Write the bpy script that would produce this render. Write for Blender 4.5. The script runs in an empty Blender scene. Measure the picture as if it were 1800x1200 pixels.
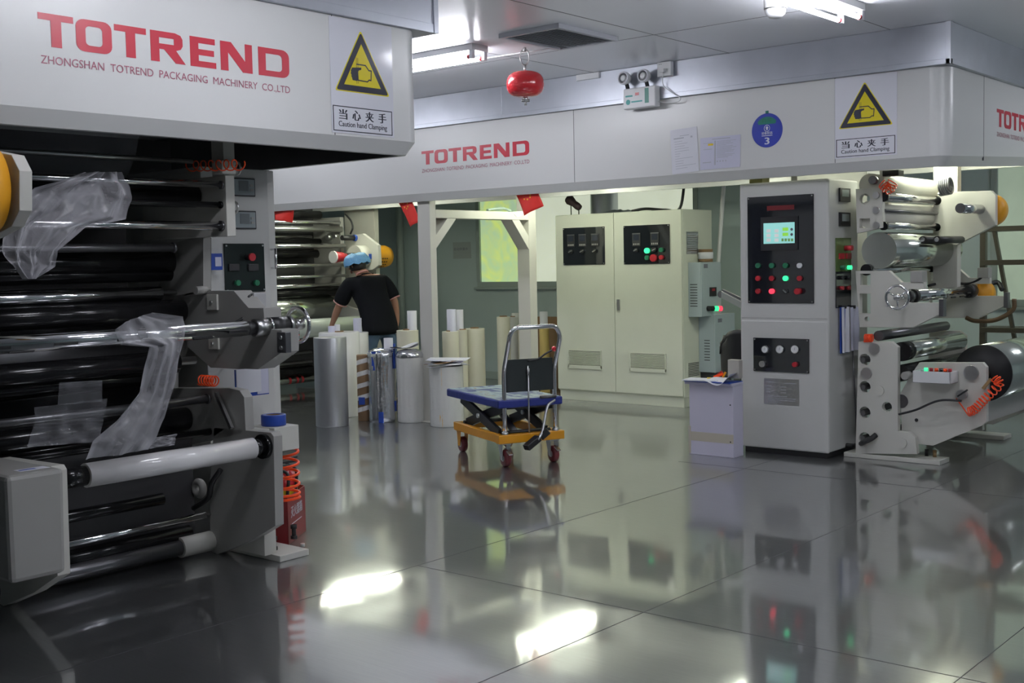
import bpy, bmesh, math, random
from mathutils import Vector, Matrix, noise
random.seed(7)
C = bpy.context.scene.collection
PI = math.pi
V3 = Vector

# ------------------------------------------------------------------ camera
FOC, YAW, PITCH, ROLL, EYE = 2088.5, math.radians(39.9866), math.radians(-3.7957), math.radians(-1.1725), 1.5
_cy, _sy, _cp, _sp, _cr, _sr = (math.cos(YAW), math.sin(YAW), math.cos(PITCH), math.sin(PITCH), math.cos(ROLL), math.sin(ROLL))
FW = V3((_cp*_cy, _cp*_sy, _sp)); _rt = V3((_sy, -_cy, 0)); _up = _rt.cross(FW)
RT = _cr*_rt + _sr*_up; UP = -_sr*_rt + _cr*_up
cd = bpy.data.cameras.new('camera'); cam = bpy.data.objects.new('camera', cd); C.objects.link(cam)
cd.sensor_width = 36.0; cd.lens = FOC/1800*36; cd.clip_end = 100
m = Matrix((RT, UP, -FW)).transposed().to_4x4(); m.translation = V3((0, 0, EYE)); cam.matrix_world = m
sc = bpy.context.scene; sc.camera = cam
sc.view_settings.view_transform = 'Standard'; sc.view_settings.look = 'None'
sc.view_settings.gamma = 1; sc.view_settings.exposure = -0.42; sc.view_settings.use_curve_mapping = False

# world: dim, the hall is closed and lit by its tubes; daylight only beyond the windows
w = bpy.data.worlds.new('world'); sc.world = w; w.use_nodes = True
w.node_tree.nodes['Background'].inputs[0].default_value = (0.75, 1.0, 0.6, 1)
w.node_tree.nodes['Background'].inputs[1].default_value = 1.0

TUBE_COOL, TUBE_WARM = 85.0, 62.0      # tube emission strengths: ceiling, under the hood

# points of the place, read from where the photograph shows them on a given plane
def _at(px, py, i, val):
    d = FW*FOC + RT*(px-900) - UP*(py-600)
    o = V3((0, 0, EYE)); return o + d*((val-o[i])/d[i])
def fx(px, py, x): return _at(px, py, 0, x)
def fy(px, py, y): return _at(px, py, 1, y)
def fz(px, py, z): return _at(px, py, 2, z)

# ------------------------------------------------------------------ materials
def mat(name, col, rough=0.5, metal=0.0, var=0.0, vscale=6.0, bump=0.0, bscale=40.0, emit=None, es=0.0, coat=0.0, spec=0.5):
    M = bpy.data.materials.new(name); M.use_nodes = True
    nt = M.node_tree; b = nt.nodes['Principled BSDF']
    b.inputs['Base Color'].default_value = (*col, 1); b.inputs['Roughness'].default_value = rough
    b.inputs['Metallic'].default_value = metal; b.inputs['Coat Weight'].default_value = coat
    b.inputs['Specular IOR Level'].default_value = spec
    tc = nt.nodes.new('ShaderNodeTexCoord')
    if var:
        n = nt.nodes.new('ShaderNodeTexNoise'); n.inputs['Scale'].default_value = vscale; n.inputs['Detail'].default_value = 5
        nt.links.new(tc.outputs['Object'], n.inputs['Vector'])
        mx = nt.nodes.new('ShaderNodeMix'); mx.data_type = 'RGBA'
        mx.inputs[6].default_value = (*[c*(1-var) for c in col], 1); mx.inputs[7].default_value = (*[min(1, c*(1+var)) for c in col], 1)
        nt.links.new(n.outputs['Fac'], mx.inputs[0]); nt.links.new(mx.outputs[2], b.inputs['Base Color'])
    if bump:
        n = nt.nodes.new('ShaderNodeTexNoise'); n.inputs['Scale'].default_value = bscale; n.inputs['Detail'].default_value = 3
        nt.links.new(tc.outputs['Object'], n.inputs['Vector'])
        bp = nt.nodes.new('ShaderNodeBump'); bp.inputs['Strength'].default_value = bump; bp.inputs['Distance'].default_value = 0.01
        nt.links.new(n.outputs['Fac'], bp.inputs['Height']); nt.links.new(bp.outputs[0], b.inputs['Normal'])
    if emit:
        b.inputs['Emission Color'].default_value = (*emit, 1); b.inputs['Emission Strength'].default_value = es
    return M

HOOD = mat('hood_paint', (.66, .66, .65), .30, var=.02, vscale=1.5)
CREAM = mat('cream_paint', (.60, .59, .54), .42, var=.04, vscale=3)
GREYP = mat('grey_and_shaded_paint', (.34, .335, .315), .45, var=.05)  # grey parts; on the left machine's plates it also carries their shade
CABP = mat('cabinet_paint', (.56, .56, .54), .42, var=.03)
REARP = mat('rear_cabinet_paint', (.62, .64, .55), .40, var=.03)
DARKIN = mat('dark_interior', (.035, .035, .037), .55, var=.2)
GALV = mat('galvanised_sheet', (.47, .49, .54), .40, metal=.75, var=.12, vscale=5, bump=.05, bscale=6)
CHROME = mat('chrome', (.80, .80, .82), .09, metal=1)
STEEL = mat('brushed_steel', (.60, .60, .60), .3, metal=1, var=.08, vscale=10)
DSTEEL = mat('dark_steel', (.18, .18, .19), .32, metal=.8)
RUBBER = mat('black_rubber', (.010, .010, .011), .16, spec=.35)
BLACK = mat('black_plastic', (.015, .015, .017), .45)
GLOSSB = mat('glossy_black_panel', (.012, .014, .018), .08, coat=.5)
GREENB = mat('green_black_panel', (.10, .16, .05), .15)
WHITEP = mat('white_plastic', (.75, .75, .76), .4)
PAPER = mat('paper', (.72, .72, .78), .7)
PAPERB = mat('bluish_paper', (.60, .60, .73), .7)
INK = mat('print_ink', (.16, .16, .20), .6)
INKL = mat('pale_print_ink', (.42, .43, .48), .6)
RED = mat('gloss_red', (.64, .03, .04), .18, coat=.5)
LOGO = mat('logo_red', (.50, .022, .045), .35)
LOGOT = mat('logo_small_red', (.36, .10, .15), .4)
FLAGR = mat('flag_red', (.75, .03, .02), .55)
FLAGY = mat('flag_yellow', (.85, .62, .03), .55)
SIGNW = mat('sign_white', (.74, .74, .80), .12)
SIGNY = mat('sign_yellow', (.72, .60, .02), .15)
SIGNK = mat('sign_black', (.03, .03, .045), .15)
BLUE = mat('blue_tape', (.015, .06, .36), .4)
BLUES = mat('blue_sign', (.03, .05, .38), .35)
GREENS = mat('green_sign', (.02, .20, .15), .4)
ORANGE = mat('orange_hose', (1.0, .085, .012), .3, emit=None)
YELLOW = mat('yellow_guard', (.78, .36, .02), .4)
OYEL = mat('orange_yellow_paint', (.72, .31, .01), .35, var=.08)
DBLUE = mat('dark_blue_paint', (.012, .025, .20), .5, bump=.2, bscale=30)
WINE = mat('wine_red_wheel', (.13, .015, .02), .4)
BRED = mat('fire_box_red', (.22, .015, .02), .35, var=.08)
ROLLW = mat('white_film', (.84, .83, .82), .28, coat=.3)
ROLLC = mat('cream_film', (.66, .64, .52), .35, var=.05, vscale=2)
ROLLY = mat('yellowish_film', (.62, .46, .16), .35, var=.1, vscale=2)
ROLLG = mat('grey_foil_film', (.50, .51, .53), .33, metal=.75)
FOIL = mat('crinkled_foil', (.70, .71, .74), .2, metal=.95, bump=.5, bscale=9)
WRAP = mat('white_wrap', (.68, .68, .66), .25, bump=.5, bscale=14, coat=.4)
MIRF = mat('mirror_film', (.72, .76, .70), .16, metal=.95, bump=.1, bscale=4)
CARD = mat('brown_card', (.24, .15, .08), .8, var=.15)
LILAC = mat('lilac_white_board', (.58, .56, .68), .5, var=.04)
BEIGE = mat('beige_tape', (.50, .46, .38), .5)
BLUEG = mat('blue_grey_box', (.40, .47, .50), .4)
WALLM = mat('grey_green_wall', (.47, .56, .56), .55, var=.05, vscale=1)
SKIN = mat('skin', (.42, .22, .14), .5)
HAIR = mat('black_hair', (.012, .010, .010), .6)
SHIRT = mat('black_polo', (.008, .009, .011), .9, spec=.15)
JEANS = mat('blue_jeans', (.07, .12, .19), .8, var=.15, vscale=20)
CAPM = mat('blue_cap', (.20, .47, .78), .6, bump=.8, bscale=60)
TRIMR = mat('red_white_trim', (.70, .35, .33), .6)
AMBER = mat('wood_brown', (.30, .19, .08), .5)
SCREEN = mat('lit_screen', (.4, .8, .75), .3, emit=(.35, .85, .78), es=.55)
SCRG = mat('screen_green', (.3, .7, .1), .3, emit=(.35, .85, .05), es=.5)
SCRP = mat('screen_pale', (.7, .7, .7), .3, emit=(.8, .75, .75), es=.5)
LCD = mat('dull_display', (.28, .33, .34), .3)
LEDG = mat('lit_green', (.05, .6, .3), .3, emit=(.05, 1.0, .40), es=1.3)
LEDR = mat('lit_red', (.8, .05, .08), .3, emit=(1.0, .05, .10), es=1.5)
BTNG = mat('green_button', (.02, .16, .08), .3)
BTNR = mat('red_button', (.40, .02, .03), .3)
TUBEC = mat('lit_cool_tube', (1, 1, 1), .5, emit=(.90, .92, 1.0), es=TUBE_COOL)
TUBEW = mat('lit_warm_tube', (1, 1, 1), .5, emit=(.95, 1.0, .80), es=TUBE_WARM)
CLEARP = mat('lamp_clear_plastic', (.75, .75, .8), .1)

def worn_mat():
    M = mat('worn_platform_top', (.1, .1, .2), .55); nt = M.node_tree; b = nt.nodes['Principled BSDF']
    tc = nt.nodes.new('ShaderNodeTexCoord'); mp = nt.nodes.new('ShaderNodeMapping'); mp.inputs['Scale'].default_value = (2.2, 5, 1)
    n = nt.nodes.new('ShaderNodeTexNoise'); n.inputs['Scale'].default_value = 2.0; n.inputs['Detail'].default_value = 7; n.inputs['Distortion'].default_value = .8
    cr = nt.nodes.new('ShaderNodeValToRGB'); e = cr.color_ramp.elements; e[0].position = .40; e[0].color = (.05, .07, .20, 1); e[1].position = .50; e[1].color = (.30, .38, .40, 1)
    q = e.new(.60); q.color = (.36, .46, .45, 1); q = e.new(.68); q.color = (.30, .24, .17, 1)
    nt.links.new(tc.outputs['Object'], mp.inputs[0]); nt.links.new(mp.outputs[0], n.inputs['Vector']); nt.links.new(n.outputs['Fac'], cr.inputs[0]); nt.links.new(cr.outputs[0], b.inputs['Base Color'])
    return M
WORNT = worn_mat()
def film_mat(name, col, trans, rough=.2):
    M = bpy.data.materials.new(name); M.use_nodes = True; nt = M.node_tree; b = nt.nodes['Principled BSDF']
    b.inputs['Base Color'].default_value = (*col, 1); b.inputs['Roughness'].default_value = rough
    b.inputs['Coat Weight'].default_value = .5
    t = nt.nodes.new('ShaderNodeBsdfTransparent'); mx = nt.nodes.new('ShaderNodeMixShader')
    lw = nt.nodes.new('ShaderNodeLayerWeight'); lw.inputs['Blend'].default_value = .35
    mt = nt.nodes.new('ShaderNodeMath'); mt.operation = 'MULTIPLY_ADD'; mt.inputs[1].default_value = .5; mt.inputs[2].default_value = 1-trans
    mt.use_clamp = True
    nt.links.new(lw.outputs['Facing'], mt.inputs[0]); nt.links.new(mt.outputs[0], mx.inputs[0])
    nt.links.new(t.outputs[0], mx.inputs[1]); nt.links.new(b.outputs[0], mx.inputs[2])
    tc = nt.nodes.new('ShaderNodeTexCoord'); n = nt.nodes.new('ShaderNodeTexVoronoi'); n.feature = 'F1'; n.inputs['Scale'].default_value = 14
    n2 = nt.nodes.new('ShaderNodeTexNoise'); n2.inputs['Scale'].default_value = 9; n2.inputs['Distortion'].default_value = 2
    ad = nt.nodes.new('ShaderNodeMath'); ad.operation = 'ADD'
    for q in (n, n2): nt.links.new(tc.outputs['Object'], q.inputs['Vector'])
    nt.links.new(n.outputs['Distance'], ad.inputs[0]); nt.links.new(n2.outputs['Fac'], ad.inputs[1])
    bp = nt.nodes.new('ShaderNodeBump'); bp.inputs['Strength'].default_value = .55; bp.inputs['Distance'].default_value = .02
    nt.links.new(ad.outputs[0], bp.inputs['Height']); nt.links.new(bp.outputs[0], b.inputs['Normal'])
    nt.links.new(mx.outputs[0], nt.nodes['Material Output'].inputs[0])
    return M
FILM = film_mat('clear_plastic_film', (.74, .73, .78), .68, .14)
FILMT = film_mat('thin_plastic_film', (.70, .70, .76), .84, .12)
GLASSY = film_mat('gauge_glass', (.8, .8, .8), .8, .05)

# ------------------------------------------------------------------ mesh helpers
class MB:
    def __init__(s): s.bm = bmesh.new(); s.mats = []; s.mi = 0
    def use(s, m):
        if m not in s.mats: s.mats.append(m)
        s.mi = s.mats.index(m); return s
    def _f(s, vs, smooth=False):
        try:
            f = s.bm.faces.new(vs); f.material_index = s.mi; f.smooth = smooth; return f
        except ValueError: return None
    def v(s, p): return s.bm.verts.new(p)
    def box(s, x0, x1, y0, y1, z0, z1):
        x0, x1 = sorted((x0, x1)); y0, y1 = sorted((y0, y1)); z0, z1 = sorted((z0, z1))
        a = [s.v((x, y, z)) for z in (z0, z1) for x, y in ((x0, y0), (x1, y0), (x1, y1), (x0, y1))]
        for q in ((3, 2, 1, 0), (4, 5, 6, 7), (0, 1, 5, 4), (1, 2, 6, 5), (2, 3, 7, 6), (3, 0, 4, 7)): s._f([a[i] for i in q])
        return s
    def obox(s, c, ax, ay, az):          # oriented box: centre, three half-extent vectors
        c = V3(c); ax, ay, az = V3(ax), V3(ay), V3(az)
        if ax.cross(ay).dot(az) < 0: ax = -ax
        a = [s.v(c+i*ax+j*ay+k*az) for k in (-1, 1) for i, j in ((-1, -1), (1, -1), (1, 1), (-1, 1))]
        for q in ((3, 2, 1, 0), (4, 5, 6, 7), (0, 1, 5, 4), (1, 2, 6, 5), (2, 3, 7, 6), (3, 0, 4, 7)): s._f([a[i] for i in q])
        return s
    def bar(s, p0, p1, w, h, up=(0, 0, 1)):
        p0, p1 = V3(p0), V3(p1); d = (p1-p0); n = d.normalized(); u = V3(up)
        sd = n.cross(u)
        if sd.length < 1e-3: sd = n.cross(V3((1, 0, 0)))
        sd.normalize(); u2 = sd.cross(n)
        return s.obox((p0+p1)/2, d/2, sd*w/2, u2*h/2)
    def cyl(s, p0, p1, r0, r1=None, seg=20, caps=True):
        p0, p1 = V3(p0), V3(p1); r1 = r0 if r1 is None else r1
        n = (p1-p0).normalized(); a = n.orthogonal().normalized(); b = n.cross(a)
        ring = lambda p, r: [s.v(p+r*(math.cos(t)*a+math.sin(t)*b)) for t in (2*PI*i/seg for i in range(seg))]
        A, B = ring(p0, r0), ring(p1, r1)
        for i in range(seg): s._f([A[i], A[(i+1) % seg], B[(i+1) % seg], B[i]], True)
        if caps: s._f(A[::-1]); s._f(B)
        return s
    def lathe(s, prof, p0, axis=(0, 0, 1), seg=28, caps=True):   # prof: (r, h) along axis from p0
        p0 = V3(p0); n = V3(axis).normalized(); a = n.orthogonal().normalized(); b = n.cross(a)
        rings = []
        for r, h in prof:
            if r < 1e-5: rings.append([s.v(p0+n*h)])
            else: rings.append([s.v(p0+n*h+r*(math.cos(t)*a+math.sin(t)*b)) for t in (2*PI*i/seg for i in range(seg))])
        for A, B in zip(rings, rings[1:]):
            for i in range(seg):
                j = (i+1) % seg
                if len(A) == 1 and len(B) == 1: continue
                if len(A) == 1: s._f([A[0], B[j], B[i]], True)
                elif len(B) == 1: s._f([A[i], A[j], B[0]], True)
                else: s._f([A[i], A[j], B[j], B[i]], True)
        if caps:
            if len(rings[0]) > 1: s._f(rings[0][::-1])
            if len(rings[-1]) > 1: s._f(rings[-1])
        return s
    def tube(s, pts, r, seg=8, closed=False):
        pts = [V3(p) for p in pts]; n = len(pts); rings = []; prev = None
        for i, p in enumerate(pts):
            t = (pts[(i+1) % n]-pts[i-1]) if closed else (pts[min(i+1, n-1)]-pts[max(i-1, 0)])
            t.normalize()
            a = t.orthogonal().normalized() if prev is None else (prev - t*prev.dot(t)).normalized()
            prev = a; b = t.cross(a); rr = r[i] if isinstance(r, (list, tuple)) else r
            rings.append([s.v(p+rr*(math.cos(q)*a+math.sin(q)*b)) for q in (2*PI*k/seg for k in range(seg))])
        for i in range(n if closed else n-1):
            A, B = rings[i], rings[(i+1) % n]
            for k in range(seg): s._f([A[k], A[(k+1) % seg], B[(k+1) % seg], B[k]], True)
        if not closed: s._f(rings[0][::-1]); s._f(rings[-1])
        return s
    def torus(s, c, axis, R, r, seg=28, ts=8):
        n = V3(axis).normalized(); a = n.orthogonal().normalized(); b = n.cross(a); c = V3(c)
        return s.tube([c+R*(math.cos(t)*a+math.sin(t)*b) for t in (2*PI*i/seg for i in range(seg))], r, ts, True)
    def prism(s, outer, ext, holes=()):
        """polygon (3D points in one plane) with holes, pushed out by the vector ext"""
        ext = V3(ext); loops = [[V3(p) for p in outer]]+[[V3(p) for p in h] for h in holes]
        n0 = len(s.bm.faces); base = []; edges = []
        for L in loops:
            vs = [s.v(p) for p in L]; base.append(vs)
            for i in range(len(vs)): edges.append(s.bm.edges.new((vs[i], vs[(i+1) % len(vs)])))
        if holes:
            r = bmesh.ops.triangle_fill(s.bm, use_beauty=True, use_dissolve=False, edges=edges)
            fs = [g for g in r['geom'] if isinstance(g, bmesh.types.BMFace)]
        else: fs = [s._f(base[0])]
        tv = {}
        for L in base:
            for q in L: tv[q] = s.v(q.co+ext)
        new = list(fs)
        for f in fs: new.append(s._f([tv[q] for q in f.verts][::-1]))
        for L in base:
            for i in range(len(L)):
                a, b = L[i], L[(i+1) % len(L)]; new.append(s._f([a, b, tv[b], tv[a]]))
        for f in new:
            if f: f.material_index = s.mi
        bmesh.ops.recalc_face_normals(s.bm, faces=[f for f in new if f])
        return s
    def quad(s, a, b, c, d, smooth=False): s._f([s.v(a), s.v(b), s.v(c), s.v(d)], smooth); return s
    def grid(s, fn, nu, nv, smooth=True):
        g = [[s.v(fn(i/nu, j/nv)) for i in range(nu+1)] for j in range(nv+1)]
        for j in range(nv):
            for i in range(nu): s._f([g[j][i], g[j][i+1], g[j+1][i+1], g[j+1][i]], smooth)
        return s
    def build(s, name, m=None, parent=None, bevel=0.0, kind=None, thick=0.0, label=None, sub=0):
        if m is not None and not s.mats: s.mats = [m]
        off = V3((0, 0, 0)); q = parent; rotated = False
        me = bpy.data.meshes.new(name)
        if parent is not None and not parent.get('_local'):
            while q is not None: off += q.location; q = q.parent
        if parent is None:
            zs = [v.co for v in s.bm.verts]
            if zs:
                lo = V3((min(p.x for p in zs), min(p.y for p in zs), min(p.z for p in zs))); hi = V3((max(p.x for p in zs), max(p.y for p in zs), max(p.z for p in zs)))
                off = V3(((lo.x+hi.x)/2, (lo.y+hi.y)/2, lo.z))
        for v in s.bm.verts: v.co -= off
        s.bm.to_mesh(me); s.bm.free()
        for mm in s.mats: me.materials.append(mm)
        o = bpy.data.objects.new(name, me); C.objects.link(o)
        if parent is None: o.location = off
        else:
            o.parent = parent
            if parent.get('_local'): o['_local'] = 1
        if bevel:
            b = o.modifiers.new('bevel', 'BEVEL'); b.width = bevel; b.segments = 2; b.limit_method = 'ANGLE'; b.angle_limit = .7
        if thick:
            b = o.modifiers.new('solid', 'SOLIDIFY'); b.thickness = thick; b.offset = 0
        if sub:
            b = o.modifiers.new('sub', 'SUBSURF'); b.levels = sub; b.render_levels = sub
        if kind: o['kind'] = kind
        if label: o['label'] = label
        return o

def tag(o, label, cat, group=None):
    o['label'] = label; o['category'] = cat
    if group: o['group'] = group
    return o
def thing(name, label, cat, loc, group=None, rotz=0.0, local=False):
    o = bpy.data.objects.new(name, None); C.objects.link(o); o.location = loc; o.rotation_euler = (0, 0, rotz)
    o.empty_display_size = .1
    if local: o['_local'] = 1
    return tag(o, label, cat, group)
def bx(name, m, b, parent=None, bevel=.003, **k): return MB().use(m).box(*b).build(name, None, parent, bevel, **k)
def cy(name, m, p0, p1, r, parent=None, r1=None, seg=20, **k): return MB().use(m).cyl(p0, p1, r, r1, seg).build(name, None, parent, **k)
def tb(name, m, pts, r, parent=None, **k): return MB().use(m).tube(pts, r).build(name, None, parent, **k)
def smooth_path(pts, n=6):
    pts = [V3(p) for p in pts]; out = []
    P = [pts[0]*2-pts[1]]+pts+[pts[-1]*2-pts[-2]]
    for i in range(1, len(P)-2):
        p0, p1, p2, p3 = P[i-1:i+3]
        for k in range(n):
            t = k/n; out.append(.5*((2*p1)+(-p0+p2)*t+(2*p0-5*p1+4*p2-p3)*t*t+(-p0+3*p1-3*p2+p3)*t**3))
    out.append(pts[-1]); return out

# lettering: Blender's own font laid on a plane (o: lower-left corner, u: right, v: up)
def text_verts(s):
    cu = bpy.data.curves.new('t', 'FONT'); cu.body = s; cu.size = 1; cu.resolution_u = 3
    ob = bpy.data.objects.new('t', cu); C.objects.link(ob)
    dg = bpy.context.evaluated_depsgraph_get(); me = bpy.data.meshes.new_from_object(ob.evaluated_get(dg))
    vs = [v.co.copy() for v in me.vertices]; fs = [tuple(p.vertices) for p in me.polygons]
    bpy.data.objects.remove(ob); bpy.data.curves.remove(cu); bpy.data.meshes.remove(me)
    return vs, fs
def add_text(mb, s, o, u, v, w, h, bold=0.0):
    vs, fs = text_verts(s)
    if not vs: return mb
    x0, x1 = min(p.x for p in vs), max(p.x for p in vs); y0, y1 = min(p.y for p in vs), max(p.y for p in vs)
    u, v, o = V3(u), V3(v), V3(o); n = u.cross(v)
    for k in ((0,) if not bold else (-1, 0, 1)):
        L = [mb.v(o+u*((p.x-x0)/(x1-x0)*w+k*bold)+v*((p.y-y0)/(y1-y0)*h)+n*.0002*k) for p in vs]
        for f in fs: mb._f([L[i] for i in f])
    return mb
def rrect(x0, x1, y0, y1, r, n=5):
    out = []
    for cx, cy_, a0 in ((x1-r, y0+r, -PI/2), (x1-r, y1-r, 0), (x0+r, y1-r, PI/2), (x0+r, y0+r, PI)):
        for i in range(n+1):
            a = a0+PI/2*i/n; out.append((cx+r*math.cos(a), cy_+r*math.sin(a)))
    return out
def flat(mb, poly, o, u, v, holes=()):
    n = V3(u).cross(V3(v)); f = lambda L: [V3(o)+V3(u)*a+V3(v)*b for a, b in L]
    mb.prism(f(poly), n*.0012, [f(h) for h in holes]); return mb
def wordmark(mb, o, u, v, W, H):
    """the bold extended red word on the hoods"""
    u = V3(u)*W; v = V3(v)*H
    P = lambda poly, holes=(): flat(mb, poly, o, u, v, holes) if False else mb.prism([V3(o)+u*a+v*b for a, b in poly], u.cross(v).normalized()*.0012, [[V3(o)+u*a+v*b for a, b in h] for h in holes])
    def T(x): P([(x, 1), (x, .80), (x+.042, .80), (x+.042, 0), (x+.078, 0), (x+.078, .80), (x+.12, .80), (x+.12, 1)])
    sq = lambda L, k: [(a, b) for a, b in L]
    def ring(x0, x1, y0, y1, rx, ry, tx, ty, right_only=False):
        def rr(x0, x1, y0, y1, rx, ry, n=5):
            out = []
            for cx, cy_, a0, on in ((x1-rx, y0+ry, -PI/2, 1), (x1-rx, y1-ry, 0, 1), (x0+rx, y1-ry, PI/2, not right_only), (x0+rx, y0+ry, PI, not right_only)):
                if on:
                    for i in range(n+1): a = a0+PI/2*i/n; out.append((cx+rx*math.cos(a), cy_+ry*math.sin(a)))
                else: out.append((x0, y1) if a0 == PI/2 else (x0, y0))
            return out
        P(rr(x0, x1, y0, y1, rx, ry), [rr(x0+tx, x1-tx, y0+ty, y1-ty, rx*.5, ry*.5)[::-1]])
    T(0); ring(.128, .256, 0, 1, .03, .24, .034, .2); T(.266)
    P([(.402, 0), (.402, 1), (.50, 1), (.522, .94), (.53, .82), (.53, .60), (.522, .48), (.503, .42), (.54, 0), (.50, 0), (.455, .42), (.436, .42), (.436, 0)], [[(.436, .60), (.495, .60), (.495, .80), (.436, .80)]])
    P([(.56, 0), (.56, 1), (.665, 1), (.665, .80), (.595, .80), (.595, .60), (.66, .60), (.66, .40), (.595, .40), (.595, .20), (.668, .20), (.668, 0)])
    P([(.688, 0), (.688, 1), (.735, 1), (.796, .38), (.796, 1), (.828, 1), (.828, 0), (.785, 0), (.721, .64), (.721, 0)])
    ring(.856, 1.0, 0, 1, .035, .26, .034, .2, True)
    return mb
SMALLPRINT = 'ZHONGSHAN  TOTREND  PACKAGING  MACHINERY  CO.,LTD'
# ------------------------------------------------------------------ the hall
CEIL = 3.03
def floor_mat():
    M = bpy.data.materials.new('polished_metal_floor'); M.use_nodes = True; nt = M.node_tree; b = nt.nodes['Principled BSDF']
    tc = nt.nodes.new('ShaderNodeTexCoord')
    n = nt.nodes.new('ShaderNodeTexNoise'); n.inputs['Scale'].default_value = 2.2; n.inputs['Detail'].default_value = 4
    n2 = nt.nodes.new('ShaderNodeTexNoise'); n2.inputs['Scale'].default_value = 1.1; n2.inputs['Detail'].default_value = 2
    sv = nt.nodes.new('ShaderNodeMapping'); sv.inputs['Scale'].default_value = (60, 2.0, 1)
    n3 = nt.nodes.new('ShaderNodeTexNoise'); n3.inputs['Scale'].default_value = 3; n3.inputs['Detail'].default_value = 2
    nt.links.new(tc.outputs['Object'], sv.inputs[0]); nt.links.new(sv.outputs[0], n3.inputs['Vector'])
    for q in (n, n2): nt.links.new(tc.outputs['Object'], q.inputs['Vector'])
    r = nt.nodes.new('ShaderNodeMapRange'); r.inputs[1].default_value = .3; r.inputs[2].default_value = .7; r.inputs[3].default_value = .045; r.inputs[4].default_value = .085
    nt.links.new(n.outputs['Fac'], r.inputs[0]); nt.links.new(r.outputs[0], b.inputs['Roughness'])
    mx = nt.nodes.new('ShaderNodeMix'); mx.data_type = 'RGBA'; mx.inputs[6].default_value = (.44, .45, .45, 1); mx.inputs[7].default_value = (.53, .54, .55, 1)
    nt.links.new(n3.outputs['Fac'], mx.inputs[0]); nt.links.new(mx.outputs[2], b.inputs['Base Color'])
    b.inputs['Metallic'].default_value = .92
    bp = nt.nodes.new('ShaderNodeBump'); bp.inputs['Strength'].default_value = .22; bp.inputs['Distance'].default_value = .02
    nt.links.new(n2.outputs['Fac'], bp.inputs['Height']); nt.links.new(bp.outputs[0], b.inputs['Normal'])
    # the brushed sheet scatters part of the light more widely
    b2 = nt.nodes.new('ShaderNodeBsdfPrincipled'); b2.inputs['Metallic'].default_value = .9; b2.inputs['Roughness'].default_value = .32
    nt.links.new(mx.outputs[2], b2.inputs['Base Color']); nt.links.new(bp.outputs[0], b2.inputs['Normal'])
    ms = nt.nodes.new('ShaderNodeMixShader'); ms.inputs[0].default_value = .27
    nt.links.new(b.outputs[0], ms.inputs[1]); nt.links.new(b2.outputs[0], ms.inputs[2]); nt.links.new(ms.outputs[0], nt.nodes['Material Output'].inputs[0])
    return M
FLOORM = floor_mat()
CEILM = mat('ceiling_sheet', (.86, .87, .91), .24, metal=.0, var=.05, vscale=1.2, bump=.04, bscale=1.5)
SEAM = mat('dark_seam', (.07, .07, .075), .6)
X0, X1, Y0, Y1 = -4.0, 11.6, -4.0, 14.0
bx('floor', FLOORM, (X0, X1, Y0, Y1, -.1, 0), bevel=0, kind='structure')
bx('ceiling', CEILM, (X0, X1, Y0, Y1, CEIL, CEIL+.1), bevel=0, kind='structure')
bx('wall_left', WALLM, (X0, X1, Y1, Y1+.1, 0, CEIL), bevel=0, kind='structure')
bx('wall_right', WALLM, (X0, X1, Y0-.1, Y0, 0, CEIL), bevel=0, kind='structure')
bx('wall_front', WALLM, (X0-.1, X0, Y0, Y1, 0, CEIL), bevel=0, kind='structure')
# back wall with its window openings
XW = 11.6
wa = fx(843, 500, XW); wz0 = wa.z; wyL = wa.y; wyR = 7.0; wz1 = 2.42
va = fx(1780, 533, XW); vz0 = va.z; vyL = 3.74; vyR = 1.6; vz1 = 2.5
mb = MB().use(WALLM)
mb.prism([(XW, Y0, 0), (XW, Y1, 0), (XW, Y1, CEIL), (XW, Y0, CEIL)], (.12, 0, 0),
         [[(XW, wyR, wz0), (XW, wyL, wz0), (XW, wyL, wz1), (XW, wyR, wz1)], [(XW, vyR, vz0), (XW, vyL, vz0), (XW, vyL, vz1), (XW, vyR, vz1)]])
mb.build('wall_back', None, kind='structure')
FRAMEM = mat('window_frame_paint', (.36, .42, .40), .4)
def glass_mat(name, c, e, leaf=False):
    M = bpy.data.materials.new(name); M.use_nodes = True; nt = M.node_tree; b = nt.nodes['Principled BSDF']
    b.inputs['Roughness'].default_value = .35; b.inputs['Base Color'].default_value = (*[x*.5 for x in c], 1)
    tc = nt.nodes.new('ShaderNodeTexCoord'); n = nt.nodes.new('ShaderNodeTexNoise'); n.inputs['Scale'].default_value = 3.2; n.inputs['Detail'].default_value = 3; n.inputs['Distortion'].default_value = 1.5
    nt.links.new(tc.outputs['Object'], n.inputs['Vector'])
    cr = nt.nodes.new('ShaderNodeValToRGB'); cr.color_ramp.elements[0].position = .35; cr.color_ramp.elements[1].position = .7
    cr.color_ramp.elements[0].color = (*c, 1); cr.color_ramp.elements[1].color = (*([.75, .95, .22] if leaf else [x*1.1 for x in c]), 1)
    nt.links.new(n.outputs['Fac'], cr.inputs[0])
    nt.links.new(cr.outputs[0], b.inputs['Emission Color']); b.inputs['Emission Strength'].default_value = e
    return M
PANE1 = glass_mat('daylit_frosted_pane', (.50, .70, .46), .85, True)
PANE2 = glass_mat('daylit_pale_pane', (.72, .78, .62), .9)
PANE3 = glass_mat('daylit_green_pane', (.50, .62, .48), .55)
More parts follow.
